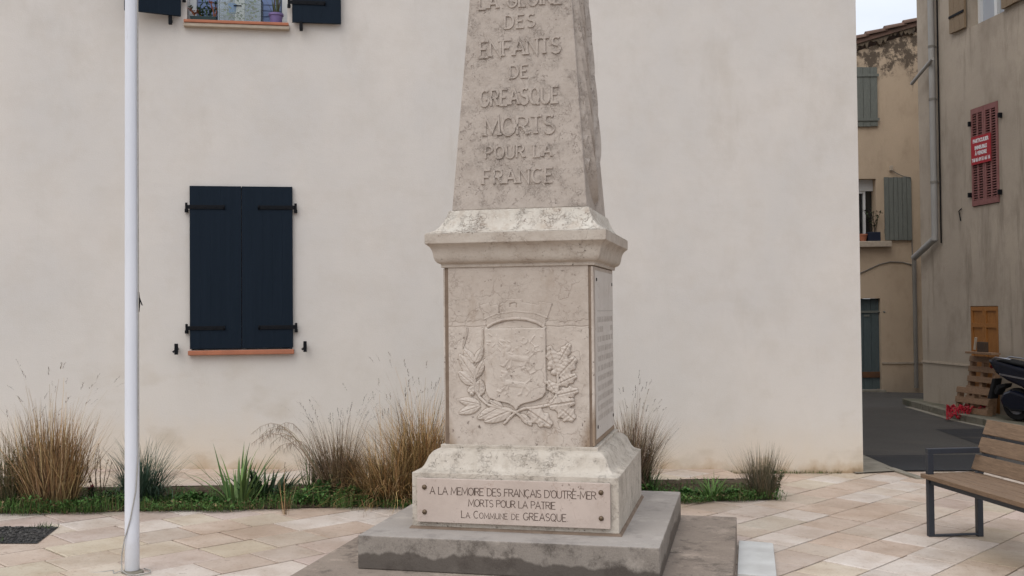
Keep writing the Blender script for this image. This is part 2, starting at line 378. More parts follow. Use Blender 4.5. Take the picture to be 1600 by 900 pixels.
# road: asphalt sheet over everything beyond the square's edge
rd = (r2 - r1).normalized()
e0 = r1; e1 = r1 + rd*14
sheet('road', [(rk.x-.25, rk.y), (e0.x, e0.y), (e1.x, e1.y), (40, 60), (-6, 60), (-6, 20), (rk.x-.9, 20)], .010, M_asph)
sheet('concrete_apron', [(rc.x-.1, rc.y-.1), (rc.x-.35, rk.y+.4), (rk.x, rk.y), (r1.x, r1.y)], .014, M_conc)
q = [gnd(1352, 713), gnd(1405, 737), gnd(1546, 737), gnd(1560, 712)]
sheet('asphalt_patch', [(p.x, p.y) for p in q], .014, M_asph2)
q = [gnd(1462, 672), gnd(1549, 671), gnd(1600, 678), gnd(1600, 716), gnd(1548, 703)]
sheet('asphalt_patch', [(p.x, p.y) for p in q], .014, M_asph2)
# light edging line of the square
pb_ = MB(); n_ = Vector((-rd.y, rd.x, 0))
def strip(mb, a, b, wdt, z0, z1):
    d = (b-a); d.z = 0; d.normalize(); nn = Vector((-d.y, d.x, 0))*wdt
    ps = [a, b, b+nn, a+nn]
    vs = [(p.x, p.y, zg(p.x)+z0) for p in ps] + [(p.x, p.y, zg(p.x)+z1) for p in ps]
    mb.add(vs, [(0,3,2,1),(4,5,6,7),(0,1,5,4),(1,2,6,5),(2,3,7,6),(3,0,4,7)])
a0 = gnd(1396, 733); a1 = gnd(1445, 749)
strip(pb_, a0, a1, -.09, -.01, .02)
pb_.build('edging_stone', M_conc, kind='structure', bevel=.004)
# paving stones: courses laid on the diagonal, lengths vary stone by stone
A = Vector((1460, 1600)).normalized(); Bv = Vector((-A.y, A.x))
rnd0 = lambda: random.uniform(-.0022, .0022)
mb = MB(); PR = .33; g_ = .0045
for row in range(-16, 42):
    b0 = 3.43 + .33*(row-10); a = -8 + random.random()*.5
    while a < 17:
        ln = random.choice([.33, .36, .40, .41, .45, .5, .55]); c_ = A*(a+ln/2) + Bv*(b0+PR/2)
        if -7.5 < c_.x < 8.5 and 1.0 < c_.y < 13.2 and not (c_.y > 10.9 + .17*c_.x and c_.x < 3):
            q = random.random(); v_ = random.uniform(.90, 1.06)
            if q < .22: tn = (v_*1.12, v_*1.17, v_*1.23)
            elif q < .42: tn = (v_*.97, v_*.91, v_*.87)
            else: tn = (v_, v_*random.uniform(.96, 1.02), v_*random.uniform(.93, 1.03))
            mb.tint = tn; tl = random.uniform(-.0015, .0015)
            g_ = random.uniform(.003, .0075)
            ps = [A*(a+g_)+Bv*(b0+g_), A*(a+ln-g_)+Bv*(b0+g_), A*(a+ln-g_)+Bv*(b0+PR-g_), A*(a+g_)+Bv*(b0+PR-g_)]
            ins = [A*(a+g_*2.2)+Bv*(b0+g_*2.2), A*(a+ln-g_*2.2)+Bv*(b0+g_*2.2), A*(a+ln-g_*2.2)+Bv*(b0+PR-g_*2.2), A*(a+g_*2.2)+Bv*(b0+PR-g_*2.2)]
            for l_ in (ps, ins):
                for i_ in range(4): l_[i_] = l_[i_] + Vector((rnd0(), rnd0()))
            vs = [(p.x, p.y, zg(p.x)-.011) for p in ps] + [(p.x, p.y, zg(p.x)-.003+tl) for p in ps] + [(p.x, p.y, zg(p.x)+tl) for p in ins]
            mb.add(vs, [(0,1,5,4),(1,2,6,5),(2,3,7,6),(3,0,4,7),(4,5,9,8),(5,6,10,9),(6,7,11,10),(7,4,8,11),(8,9,10,11)])
        a += ln
mb.build('paving', M_pave, kind='structure')
zk0, zk1 = Vector((-2.993, 8.697)), Vector((2.262, 9.895)); kd_ = (zk1-zk0).normalized(); kn_ = Vector((-kd_.y, kd_.x))
m2 = MB()
for i in range(0, len(mb.v), 12):
    vs = mb.v[i:i+12]
    if max((Vector((v[0], v[1]))-zk0).dot(kn_) for v in vs) < 0 or min((Vector((v[0], v[1]))-zk1).dot(kd_) for v in vs) > 0: continue
    m2.tint = mb.t[i]; m2.add([(v[0], v[1], v[2]+.045) for v in vs], [(0,1,5,4),(1,2,6,5),(2,3,7,6),(3,0,4,7),(4,5,9,8),(5,6,10,9),(6,7,11,10),(7,4,8,11),(8,9,10,11)])
o = m2.build('upper_paving', M_pave, kind='structure')
bm = bmesh.new(); bm.from_mesh(o.data)
for co, no in (((zk0.x, zk0.y, 0), (-kn_.x, -kn_.y, 0)), ((zk1.x, zk1.y, 0), (kd_.x, kd_.y, 0))):
    bmesh.ops.bisect_plane(bm, geom=bm.verts[:]+bm.edges[:]+bm.faces[:], plane_co=co, plane_no=no, clear_outer=True)
bm.to_mesh(o.data); bm.free()
mk = MB(); q0 = zk0-kd_*5; q1 = zk1; ps = [q0-kn_*.012, q1-kn_*.012, q1+kn_*1.2, q0+kn_*1.2]
mk.add([(p.x, p.y, zg(p.x)-.05) for p in ps]+[(p.x, p.y, zg(p.x)+.037) for p in ps], [(0,3,2,1),(4,5,6,7),(0,1,5,4),(1,2,6,5),(2,3,7,6),(3,0,4,7)])
mk.build('paving_edge', M_grout, kind='structure')

# planting bed
F0 = Vector((-3.796, 7.596)); F1 = Vector((2.435, 8.993)); fd = (F1-F0).normalized()
BL = F0 - fd*3.0; BK0 = Vector((-2.993, 8.697)) - fd*4.0; BK1 = Vector((2.20, 9.86))
fn_ = Vector((-fd.y, fd.x))*.035
sheet('bed_soil', [(BL.x+fn_.x, BL.y+fn_.y), (F1.x+fn_.x-.1, F1.y+fn_.y), (BK1.x, BK1.y), (BK0.x, BK0.y)], .008, M_soil)
def inbed(x, y, mfront=0.0):
    s = (x-F0.x)*fd.x + (y-F0.y)*fd.y; t = -(x-F0.x)*fd.y + (y-F0.y)*fd.x
    end = (F1-F0).length - t*.35
    return s < end and -3 < s and mfront < t < .98

# ------------------------------------------------------------------ cream house
WM = .164; WA = math.atan(WM); WD = (math.cos(WA), math.sin(WA))
corner = gnd(1346, 738); WC = Vector((corner.x, 10.12 + WM*corner.x))
def wp(u, v): return plane_pt(u, v, WC, WD)
house = thing('rendered_house', 'large cream rendered house behind the monument with navy blue shutters', 'house', (WC.x, WC.y, 0), WA)
M_rend = m_render()
x0u, zsill_u = wp(292, 36); x1u, _ = wp(449, 36); zsill_u = wp(370, 40)[1]
xl0, zl1 = wp(297, 291); xl1, _z = wp(457, 291); zl0 = wp(377, 546)[1]
zu1 = zsill_u + 1.62
OP = [(x0u, x1u, zsill_u+.03, zu1), (xl0+.01, xl1-.01, zl0, zl1-.01)]
def wall_mesh(mb, X0, X1, Z0, Z1, ops, depth, zfun=None):
    xs = sorted(set([X0, X1] + [o[0] for o in ops] + [o[1] for o in ops])); zs = sorted(set([Z0, Z1] + [o[2] for o in ops] + [o[3] for o in ops]))
    for i in range(len(xs)-1):
        for j in range(len(zs)-1):
            cx, cz = (xs[i]+xs[i+1])/2, (zs[j]+zs[j+1])/2
            if any(o[0] < cx < o[1] and o[2] < cz < o[3] for o in ops): continue
            mb.add([(xs[i],0,zs[j]),(xs[i+1],0,zs[j]),(xs[i+1],0,zs[j+1]),(xs[i],0,zs[j+1])], [(0,1,2,3)])
    for a, b, c, d in ops:
        mb.add([(a,0,c),(a,depth,c),(a,depth,d),(a,0,d)], [(0,1,2,3)]); mb.add([(b,0,c),(b,depth,c),(b,depth,d),(b,0,d)], [(3,2,1,0)])
        mb.add([(a,0,d),(a,depth,d),(b,depth,d),(b,0,d)], [(0,1,2,3)]); mb.add([(a,0,c),(a,depth,c),(b,depth,c),(b,0,c)], [(3,2,1,0)])
mb = MB(); wall_mesh(mb, -12, 0, -.6, 9.2, OP, .26)
mb.add([(0,0,-.6),(0,9,-.6),(0,9,9.2),(0,0,9.2)], [(0,1,2,3)]); mb.add([(-12,0,-.6),(-12,9,-.6),(-12,9,9.2),(-12,0,9.2)], [(3,2,1,0)])
mb.add([(-12,9,-.6),(0,9,-.6),(0,9,9.2),(-12,9,9.2)], [(3,2,1,0)])
mb.build('wall', M_rend, house)
mb = MB(); mb.prism([(-.45,9.15),(4.5,10.9),(9.45,9.15),(9.45,9.3),(4.5,11.05),(-.45,9.3)], lambda p: (-12.2,p[0],p[1]), lambda p: (.2,p[0],p[1]))
fixn(mb.build('roof', M_tile, house))
# lower window: two closed leaves, sill
def shutter(name, wdt, hgt, parent, side, hinges, boards=5, mat=M_shut, label=None):
    # local x 0..wdt from the hinge (side=+1) , thickness towards -y
    mb = MB(); s = side
    bw = wdt/boards
    for k in range(boards):
        a, b = k*bw+.0001, (k+1)*bw-.0001
        mb.box(min(s*a, s*b), max(s*a, s*b), -.030, 0, 0, hgt)
    o = mb.build(name, mat, parent, bevel=.0005, label=label)
    for zz in hinges:
        m2 = MB(); a, b = -.02*s, wdt*.66*s
        m2.box(min(a,b), max(a,b), -.038, -.0305, zz-.019, zz+.019)
        m2.tube([(wdt*.66*s,-.034,zz-.0),(wdt*.68*s,-.034,zz)], .021, 8)
        for q in (.12, .3, .5): m2.lathe([(0,.0),(.006,.0)], (0,0,0), 4) if 0 else m2.box(wdt*q*s-.006, wdt*q*s+.006, -.042, -.038, zz-.006, zz+.006)
        m2.build('hinge_strap', M_iron, o, bevel=.002)
        m3 = MB(); m3.tube([(-.030*s,-.030,zz-.05),(-.030*s,-.030,zz+.04)], .012, 5); m3.box(min(-.045*s,-.015*s), max(-.045*s,-.015*s), -.03, .0, zz-.05, zz-.02)
        m3.build('hinge_pin', M_iron, o)
    return o
hgt = zl1 - zl0 - .012; hw = (xl1-xl0)/2
for s, xx in ((1, xl0), (-1, xl1)):
    o = shutter('shutter', hw-.003, hgt, house, s, (.19*hgt*.6+.02, hgt*.87))
    o.location = (xx, -.006, zl0+.012)
mb = MB(); mb.box(xl0-.015, xl1+.01, -.06, -.001, zl0-.048, zl0-.004); mb.build('window_sill', M_terra, house, bevel=.006)
for uu, vv in ((277, 545), (477, 541)):
    xx, zz = wp(uu, vv); mb = MB(); mb.box(xx-.016, xx+.016, -.075, -.045, zz-.052, zz+.05); mb.box(xx-.012, xx+.012, -.045, 0, zz-.012, zz+.012)
    mb.tube([(xx-.03,-.06,zz-.03),(xx,-.06,zz-.005)], .010, 6)
    mb.build('shutter_stop', M_iron, house, bevel=.004)
# upper window
mb = MB(); mb.box(x0u-.02, x1u+.015, -.07, .24, zsill_u-.0, zsill_u+.028)
sl = mb.build('window_sill', M_terra, house, bevel=.005)
m2 = MB(); m2.box(x0u-.024, x1u+.02, -.06, -.001, zsill_u-.035, zsill_u-.001); m2.build('sill_mortar', M_mort2, sl, bevel=.006)
wz0 = zsill_u + .03; fy = .20
mb = MB()
for a, b, c, d in ((x0u, x0u+.06, wz0, zu1), (x1u-.06, x1u, wz0, zu1), (x0u+.061, x1u-.061, wz0, wz0+.05), (x0u+.061, x1u-.061, zu1-.06, zu1), ((x0u+x1u)/2-.045, (x0u+x1u)/2+.045, wz0+.051, zu1-.061)):
    mb.box(a, b, fy, fy+.05, c, d)
wf = mb.build('window_frame', M_pvc, house, bevel=.004)
mb = MB(); mb.add([(x0u, fy+.03, wz0), (x1u, fy+.03, wz0), (x1u, fy+.03, zu1), (x0u, fy+.03, zu1)], [(0,1,2,3)]); mb.build('pane', M_glassb, wf)
mb = MB()
for side in (0, 1):
    xa, xb = (x0u+.075, x0u+.075+.34) if side == 0 else (x1u-.075-.34, x1u-.075)
    for k in range(26): mb.box(xa, xb, fy+.012, fy+.02, wz0+.07+k*.058, wz0+.07+k*.058+.05)
mb.build('slatted_blind', M_blue, wf)
# open leaves of the upper window
xr, zr = wp(457, 37); xr2, _ = wp(533, 38)
o = shutter('shutter', xr2-xr, 1.62, house, 1, (.19, 1.4)); o.location = (xr, -.03, zr)
xL, zL = wp(283, 28)
o = shutter('shutter', .50, 1.62, house, -1, (.19, 1.4)); o.location = (xL, -.035, zL); o.rotation_euler = (0, 0, RAD(17))
for uu, vv in ((268, 34), (471, 44)):
    xx, zz = wp(uu, vv); mb = MB(); mb.box(xx-.016, xx+.016, -.085, -.055, zz-.045, zz+.045); mb.box(xx-.012, xx+.012, -.055, 0, zz-.012, zz+.012)
    mb.build('shutter_stop', M_iron, house, bevel=.004)
HM = Matrix.Translation((WC.x, WC.y, 0)) @ Matrix.Rotation(WA, 4, 'Z')
def hloc(x, y, z): return HM @ Vector((x, y, z))
# things on the upper sill
def sillx(u): return wp(u, 30)[0]
ztop = zsill_u + .0285
def rnd(a, b): return random.uniform(a, b)
p = hloc((sillx(296)+sillx(338))/2, .06, ztop)
pl = thing('window_box', 'dark green trough of succulents on the upper window sill', 'planter', p, WA)
hwx = (sillx(337)-sillx(295))/2
mb = MB(); mb.prism([(-hwx+.01,0),(hwx-.01,0),(hwx,.055),(-hwx,.055)], lambda q: (q[0],-.05,q[1]), lambda q: (q[0],.05,q[1])); fixn(mb.build('trough', M_dgreen, pl, bevel=.003))
mb = MB()
for k in range(13):
    x = rnd(-hwx*.85, hwx*.85); pts = [Vector((x, rnd(-.03,.03), .05))]; d = Vector((rnd(-.5,.5), rnd(-.3,.2), 1))
    mb.tint = (.05, .09, .035) if k % 3 else (.28, .10, .05)
    L_ = rnd(.06, .2)
    for j in range(4): pts.append(pts[-1] + d.normalized()*L_/4); d += Vector((rnd(-.6,.6), rnd(-.3,.3), 0))
    mb.tube(pts, [.007,.006,.006,.005,.004], 6)
    for j in range(9):
        q = random.choice(pts[1:]); mb.leaf(q, (rnd(-1,1), rnd(-1,.4), rnd(0,1)), (0,0,1), .04, .02)
mb.build('succulents', M_leaf, pl)
p = hloc((sillx(340)+sillx(409))/2, .05, ztop); gw = (sillx(409)-sillx(340))/2
gh = thing('mini_greenhouse', 'small clear plastic greenhouse with dark frame on the upper window sill', 'greenhouse', p, WA)
mb = MB()
for sx in (-1, 1):
    for sy in (-1, 1): mb.tube([(sx*gw, sy*.09, 0), (sx*gw, sy*.09, .24), (sx*gw*.6, sy*.09, .40)], .0045, 6)
    mb.tube([(sx*gw*.6, -.09, .4), (sx*gw*.6, .09, .4)], .0045, 6)
for sy in (-1, 1): mb.tube([(-gw*.6, sy*.09, .4), (gw*.6, sy*.09, .4)], .0045, 6); mb.tube([(-gw, sy*.09, .002), (gw, sy*.09, .002)], .004, 6)
mb.tube([(-gw*.25,-.092,.15),(gw*.1,-.092,.15)], .006, 6)
mb.build('frame', M_iron, gh)
mb = MB(); pr = [(-gw+.004,.004),(gw-.004,.004),(gw-.004,.24),(gw*.6,.396),(-gw*.6,.396),(-gw+.004,.24)]
mb.prism(pr, lambda q: (q[0],-.087,q[1]), lambda q: (q[0],.087,q[1])); fixn(mb.build('plastic_cover', M_film, gh))
mb = MB()
for k in range(150):
    x = rnd(-gw*.8, gw*.8); mb.tint = (.06*rnd(.7,1.6), .11*rnd(.7,1.4), .04)
    mb.leaf((x, rnd(-.05,.05), rnd(.03,.32)), (rnd(-1,1), rnd(-1,1), rnd(-.2,1)), (0,0,1), rnd(.03,.06), .028)
mb.build('seedlings', M_leaf, gh)
mb = MB(); mb.lathe([(.001,0),(.03,0),(.042,.085),(.038,.085),(.03,.02)], (-gw*.35, -.01, .10), 14); fixn(mb.build('blue_cup', simple('blue_cup', (.02,.14,.38), (.02,.12,.33), 5, .4, 0), gh))
p = hloc(sillx(431), .03, ztop)
pp = thing('purple_flower_pot', 'purple pot with a spiky plant at the right end of the upper sill', 'flower pot', p, WA)
mb = MB(); mb.lathe([(.001,0),(.052,0),(.064,.085),(.072,.085),(.072,.105),(.066,.105),(.060,.06),(.001,.06)], n=22); mb.build('pot', M_purple, pp, smooth=35)
mb = MB()
for k in range(24):
    mb.tint = (.10*rnd(.7,1.4), .105*rnd(.7,1.3), .06)
    mb.blade((rnd(-.03,.03), rnd(-.03,.03), .07), rnd(0,6.28), rnd(.15,.42), rnd(.02,.4), rnd(-.1,.5), .012)
mb.build('plant', M_leaf, pp)

# ------------------------------------------------------------------ stroke lettering
def arc(cx, cy, rx, ry, a0, a1, n=9): return [(cx+rx*math.cos(RAD(a0+(a1-a0)*i/n)), cy+ry*math.sin(RAD(a0+(a1-a0)*i/n))) for i in range(n+1)]
G = {
 'A': (.72, [[(0,0),(.36,1),(.72,0)], [(.13,.36),(.59,.36)]]),
 'C': (.66, [arc(.36,.5,.36,.5,50,310,14)]),
 'D': (.66, [[(0,0),(0,1),(.26,1)]+arc(.26,.5,.40,.5,80,-80,10)+[(.26,0),(0,0)]]),
 'E': (.54, [[(.54,1),(0,1),(0,0),(.54,0)], [(0,.52),(.42,.52)]]),
 'F': (.54, [[(.54,1),(0,1),(0,0)], [(0,.52),(.42,.52)]]),
 'G': (.70, [arc(.37,.5,.36,.5,50,340,15)+[(.70,.42),(.46,.42)]]),
 'I': (.06, [[(.03,0),(.03,1)]]),
 'L': (.5, [[(0,1),(0,0),(.5,0)]]),
 'M': (.84, [[(0,0),(.06,1),(.42,.2),(.78,1),(.84,0)]]),
 'N': (.66, [[(0,0),(0,1),(.66,0),(.66,1)]]),
 'O': (.72, [arc(.36,.5,.36,.5,90,450,20)]),
 'P': (.56, [[(0,0),(0,1),(.3,1)]+arc(.3,.75,.26,.25,80,-80,8)+[(.3,.5),(0,.5)]]),
 'Q': (.72, [arc(.36,.5,.36,.5,90,450,20), [(.42,.22),(.7,-.08)]]),
 'R': (.60, [[(0,0),(0,1),(.3,1)]+arc(.3,.75,.26,.25,80,-80,8)+[(.3,.5),(0,.5)], [(.26,.5),(.6,0)]]),
 'S': (.54, [arc(.28,.75,.25,.25,35,270,9)+arc(.28,.25,.26,.25,90,-145,9)[1:]]),
 'T': (.62, [[(0,1),(.62,1)], [(.31,1),(.31,0)]]),
 'U': (.62, [[(0,1)]+arc(.31,.31,.31,.31,180,360,10)+[(.62,1)]]),
 '-': (.34, [[(0,.42),(.34,.42)]]), '.': (.06, [[(0,.04),(.08,.04)]]), "'": (.08, [[(.06,1),(.02,.78)]]),
}
G['\u00c7'] = (.66, G['C'][1] + [[(.38,0),(.42,-.1),(.34,-.22)]])
def ribbon(mb, pts, th, F, h0, h1):
    # pts 2-D polyline, F(x,y,h)->3-D ; mitred bar with raised top
    P = [Vector(p) for p in pts]; n = len(P); closed = (P[0]-P[-1]).length < 1e-6
    if closed: P = P[:-1]; n -= 1
    Lf, Rt = [], []
    for i in range(n):
        a = P[i-1] if (i or closed) else None; b = P[(i+1) % n] if (i < n-1 or closed) else None
        d1 = (P[i]-a).normalized() if a is not None else None; d2 = (b-P[i]).normalized() if b is not None else None
        if d1 is None: d1 = d2
        if d2 is None: d2 = d1
        n1 = Vector((-d1.y, d1.x)); n2 = Vector((-d2.y, d2.x)); m = n1+n2
        m = n1.copy() if m.length < 1e-3 else m.normalized(); k = 1/max(.45, m.dot(n1)); Lf.append(P[i]+m*th/2*k); Rt.append(P[i]-m*th/2*k)
    vs = []; ins = .86
    for i in range(n):
        c = P[i]
        for q, h in ((Lf[i], h0), (c+(Lf[i]-c)*ins, h1), (c+(Rt[i]-c)*ins, h1), (Rt[i], h0)): vs.append(F(q.x, q.y, h))
    fs = []
    for i in range(n if closed else n-1):
        j = (i+1) % n
        for k in range(3): fs.append((i*4+k, j*4+k, j*4+k+1, i*4+k+1))
    if not closed: fs += [(0,1,2,3), ((n-1)*4+3,(n-1)*4+2,(n-1)*4+1,(n-1)*4)]
    mb.add(vs, fs)
def word_width(txt, sp, wf=1, small=None):
    w_ = 0
    for i, c in enumerate(txt):
        k = 1 if small is None or c.isupper() else small
        w_ += (.34 if c == ' ' else G[c.upper()][0]*wf)*k + sp
    return w_ - sp
def write(mb, txt, cx, zb, H, F, th, sp=.22, wf=1, h=.008, serif=0, small=None, h0=-.002):
    x = cx - word_width(txt, sp, wf, small)*H/2
    for c in txt:
        k = 1 if small is None or c.isupper() else small
        if c == ' ': x += (.34*k+sp)*H; continue
        gw_, ps = G[c.upper()]; n = 0
        for pl_ in ps:
            pts = [(x+p[0]*H*wf*k, zb+p[1]*H*k) for p in pl_]
            ribbon(mb, pts, th*H*k, F, h0, h+n*.0004); n += 1
            if serif and len(pl_) <= 5 and c not in "-.'":
                for e, e2 in ((pl_[0], pl_[1]), (pl_[-1], pl_[-2])):
                    if (abs(e[1]) < .02 or abs(e[1]-1) < .02) and abs(e2[1]-e[1]) > .3:
                        ex, ez = x+e[0]*H*wf*k, zb+e[1]*H*k; ss = serif*H
                        zz = ez + (th*H*.32 if e[1] < .5 else -th*H*.32)
                        ribbon(mb, [(ex-ss, zz), (ex+ss, zz)], th*H*.6, F, h0, h+.0007+n*.0004); n += 1
        x += (gw_*wf*k+sp)*H

# ------------------------------------------------------------------ monument
MY = -.2268; MX = Vector((.1357, 6.65))
mon = thing('war_memorial', 'pale stone war memorial obelisk on two concrete steps with carved coat of arms', 'monument', (MX.x, MX.y, 0), MY)
mb = MB(); mb.box(-1.20, 1.26, -1.20, 1.04, -.15, .112); mb.build('lower_step', M_st2, mon, bevel=.008)
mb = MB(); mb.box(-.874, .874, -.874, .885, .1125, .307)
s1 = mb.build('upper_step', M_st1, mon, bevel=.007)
mb = MB(); mb.loft([(.640,.3075),(.628,.322)]); mb.build('mortar_bed', M_mortar, mon)
mb = MB(); mb.loft([(.623,.309),(.623,.64),(.604,.646),(.582,.656),(.566,.675),(.553,.703),(.541,.732),(.522,.755),(.502,.766),(.484,.768),(.484,.792),(.44,.793)])
mb.build('base_block', MS_base, mon, smooth=38, bevel=.003)
# die: brown-jointed core with cladding slabs
mb = MB(); mb.box(-.458, .458, -.4625, .458, .7935, 1.872); mb.build('core_joint', M_mortar, mon)
mb = MB(); mb.box(.4585, .4645, -.435, .425, .797, 1.868); mb.box(-.4645, -.4585, -.425, .425, .797, 1.868); mb.box(-.43, .43, .4585, .466, .797, 1.868)
mb.box(-.4655, -.456, -.4655, -.4585, .797, 1.868)
mb.box(.450, .4655, -.4655, -.4585, .797, 1.868); mb.build('cladding', MS_die, mon, bevel=.002)
# carved front slab: a height field, units are mm-like z8 pixels
K = .932/(235*3.75)
def relief():
    step = 2.2; X = np.arange(8, 830, step); Yy = np.arange(-96, 962, step); gx, gy = np.meshgrid(X, Yy)
    H = np.zeros_like(gx)
    rn = np.random.RandomState(3)
    def seg(ax, ay, bx, by):
        dx, dy = bx-ax, by-ay; t = np.clip(((gx-ax)*dx+(gy-ay)*dy)/(dx*dx+dy*dy+1e-9), 0, 1)
        return np.hypot(gx-ax-t*dx, gy-ay-t*dy), t
    def stroke(pts, w, h):
        nonlocal H
        d = np.full_like(gx, 1e9)
        for a, b in zip(pts[:-1], pts[1:]): d = np.minimum(d, seg(*a, *b)[0])
        H = np.maximum(H, h*np.sqrt(np.clip(1-(d/w)**2, 0, 1)))
    def groove(pts, w, h):
        nonlocal H
        d = np.full_like(gx, 1e9)
        for a, b in zip(pts[:-1], pts[1:]): d = np.minimum(d, seg(*a, *b)[0])
        H = H - h*np.clip(1-d/w, 0, 1)
    def inpoly(P):
        r = np.zeros_like(gx, bool); n = len(P)
        for i in range(n):
            x1, y1 = P[i]; x2, y2 = P[(i+1) % n]
            c = ((y1 > gy) != (y2 > gy)) & (gx < (x2-x1)*(gy-y1)/((y2-y1) if y2 != y1 else 1e-9)+x1); r ^= c
        return r
    def polydist(P):
        d = np.full_like(gx, 1e9)
        for i in range(len(P)): d = np.minimum(d, seg(*P[i], *P[(i+1) % len(P)])[0])
        return d
    def leaf(b, t, w, h, lobes=0, ph=0):
        nonlocal H
        bx, by = b; tx, ty = t; L_ = math.hypot(tx-bx, ty-by); ux, uy = (tx-bx)/L_, (ty-by)/L_
        s = ((gx-bx)*ux+(gy-by)*uy)/L_; q = -(gx-bx)*uy+(gy-by)*ux
        sc = np.clip(s, 0, 1); w *= 1.22; wl = w*np.sin(PI*sc**.85)**.75
        if lobes: wl = w*.92*np.sin(PI*np.clip(sc*.93+.02, 0, 1)**.8)**.6*(1-.30*np.abs(np.sin(PI*lobes*sc+ph))**2)
        ins = (s > 0) & (s < 1) & (np.abs(q) < wl)
        r = np.clip(np.abs(q)/(wl+1e-6), 0, 1)
        hh = h*(np.clip((1-r)*7, 0, 1))*(.45+.55*np.clip(np.abs(q)/(w*.13), 0, 1)) * (.62+.45*(1-r)) * (.75+.4*sc)
        if lobes: hh = hh*(1-.10*np.cos(4*PI*lobes*sc+r*3))
        else: hh = hh*(1+.06*np.sin(sc*30-np.abs(q)*.30))
        H = np.where(ins, np.maximum(H, hh), H)
    # mural crown
    cr_ = [(190,130),(222,215),(236,264),(300,228),(405,212),(510,226),(578,264),(600,205),(628,122),(545,108),(538,128),(452,112),(450,92),(350,92),(346,112),(262,132),(256,110)]
    m = inpoly(cr_); d = polydist(cr_); H = np.where(m, np.maximum(H, 4.2*np.clip(d/5, 0, 1)), H)
    stroke([(222,214),(290,184),(400,168),(520,180),(600,210)], 5, 7)
    stroke([(236,262),(280,236),(340,218),(405,211),(470,216),(530,234),(578,262)], 9, 11)
    groove([(190,130),(236,264)], 5, 5); groove([(628,122),(578,264)], 5, 5)
    groove([(318,105),(312,180)], 4, 3)
    groove([(376,140),(378,124),(400,118),(414,126),(414,142)], 4, 3)
    # shield
    sh = [(228,268),(582,266),(585,590),(580,640),(562,668),(520,688),(450,706),(424,722),(407,748),(392,722),(360,704),(300,692),(252,676),(232,642),(227,590)]
    m = inpoly(sh); d = polydist(sh); H = np.where(m, np.maximum(H, 17*np.clip(d/6, 0, 1)**.6), H)
    hs_ = H.copy()
    def onsh(pts, w, h):
        nonlocal H
        d2 = np.full_like(gx, 1e9)
        for a, b in zip(pts[:-1], pts[1:]): d2 = np.minimum(d2, seg(*a, *b)[0])
        H = np.where(m, np.maximum(H, 17+h*np.sqrt(np.clip(1-(d2/w)**2, 0, 1))), H)
    for ox, oy in ((20, -150), (0, 0)):                   # two walking beasts, the upper one worn
        onsh([(345+ox,585+oy),(400+ox,592+oy),(455+ox,600+oy)], 17, 5)
        onsh([(345+ox,585+oy),(330+ox,552+oy),(352+ox,530+oy)], 12, 5)
        onsh([(352+ox,528+oy),(330+ox,520+oy)], 8, 5)
        onsh([(350+ox,600+oy),(318+ox,640+oy),(300+ox,632+oy)], 6, 4); onsh([(365+ox,602+oy),(360+ox,640+oy),(345+ox,652+oy)], 6, 4)
        onsh([(450+ox,605+oy),(440+ox,645+oy),(425+ox,655+oy)], 7, 4); onsh([(462+ox,602+oy),(485+ox,635+oy),(470+ox,655+oy)], 7, 4)
        onsh([(462+ox,592+oy),(500+ox,560+oy),(495+ox,530+oy),(520+ox,520+oy)], 4, 4)
    onsh([(300,305),(310,345),(345,380),(335,430)], 4, 4); onsh([(520,310),(495,345),(520,372)], 4, 4); onsh([(490,345),(490,400),(470,415)], 4, 4)
    for k in range(26):
        x, y = rn.uniform(245, 565), rn.uniform(285, 420); onsh([(x,y),(x+rn.uniform(-22,22), y+rn.uniform(-16,16))], 4, 4)
    # stems
    stroke([(338,822),(372,786),(404,756),(450,735),(520,728),(600,712),(640,660),(652,600),(650,540)], 9, 14)
    stroke([(492,828),(446,792),(404,756),(330,738),(240,716),(190,670),(166,600),(164,500)], 9, 14)
    stroke([(164,500),(120,400),(98,372),(120,300),(122,262)], 4, 8); stroke([(166,480),(205,400),(216,330),(214,268)], 4, 8)
    for b, t, w_ in (((160,470),(98,385),22),((168,470),(214,380),20),((160,556),(72,418),30),((170,560),(226,446),20),((160,600),(66,520),28),
                     ((172,606),(120,640),16),((190,668),(196,565),30),((196,712),(64,688),24),((198,722),(66,768),24),((300,735),(176,800),26),((385,742),(215,815),34),((330,730),(250,690),20)):
        leaf(b, t, w_, 17)
    for b, t, w_, lb in (((652,720),(742,795),52,3),((430,768),(500,832),18,0),((480,745),(612,832),50,3),((600,715),(745,690),50,3),((650,655),(765,625),38,3),
                         ((652,590),(756,540),36,3),((655,545),(752,440),46,3),((648,520),(600,372),38,3),((655,470),(720,358),34,3),((640,640),(590,570),30,2)):
        leaf(b, t, w_, 19, lb)
    for cx, cy, r_ in ((612,478,22),(628,524,19),(604,500,14),(146,650,15),(132,636,11),(158,636,11)):
        H = np.maximum(H, 20*np.sqrt(np.clip(1-((gx-cx)**2+(gy-cy)**2)/r_**2, 0, 1)))
    # the slab is split across: broken joint band
    ytop = 222+6*np.sin(gx*.02)+4*np.sin(gx*.083+1)+3*np.sin(gx*.21); ybot = 256+3*np.sin(gx*.05)
    inb = (gy > ytop) & (gy < ybot) & ~((gx > 235) & (gx < 580))
    H = np.where(inb, H-3+5.5*np.clip((gy-ytop)/(ybot-ytop), 0, 1), H); H -= 4*np.exp(-((gy-ybot)/2.2)**2)*~((gx > 235) & (gx < 580))
    H = np.where((gy > ybot) , H+.8, H)
    # undercut round the carving
    mk_ = (H > 3.5).astype(float); b_ = mk_.copy()
    for _ in range(1):
        b_ = (b_ + np.roll(b_, 1, 0) + np.roll(b_, -1, 0) + np.roll(b_, 1, 1) + np.roll(b_, -1, 1))/5
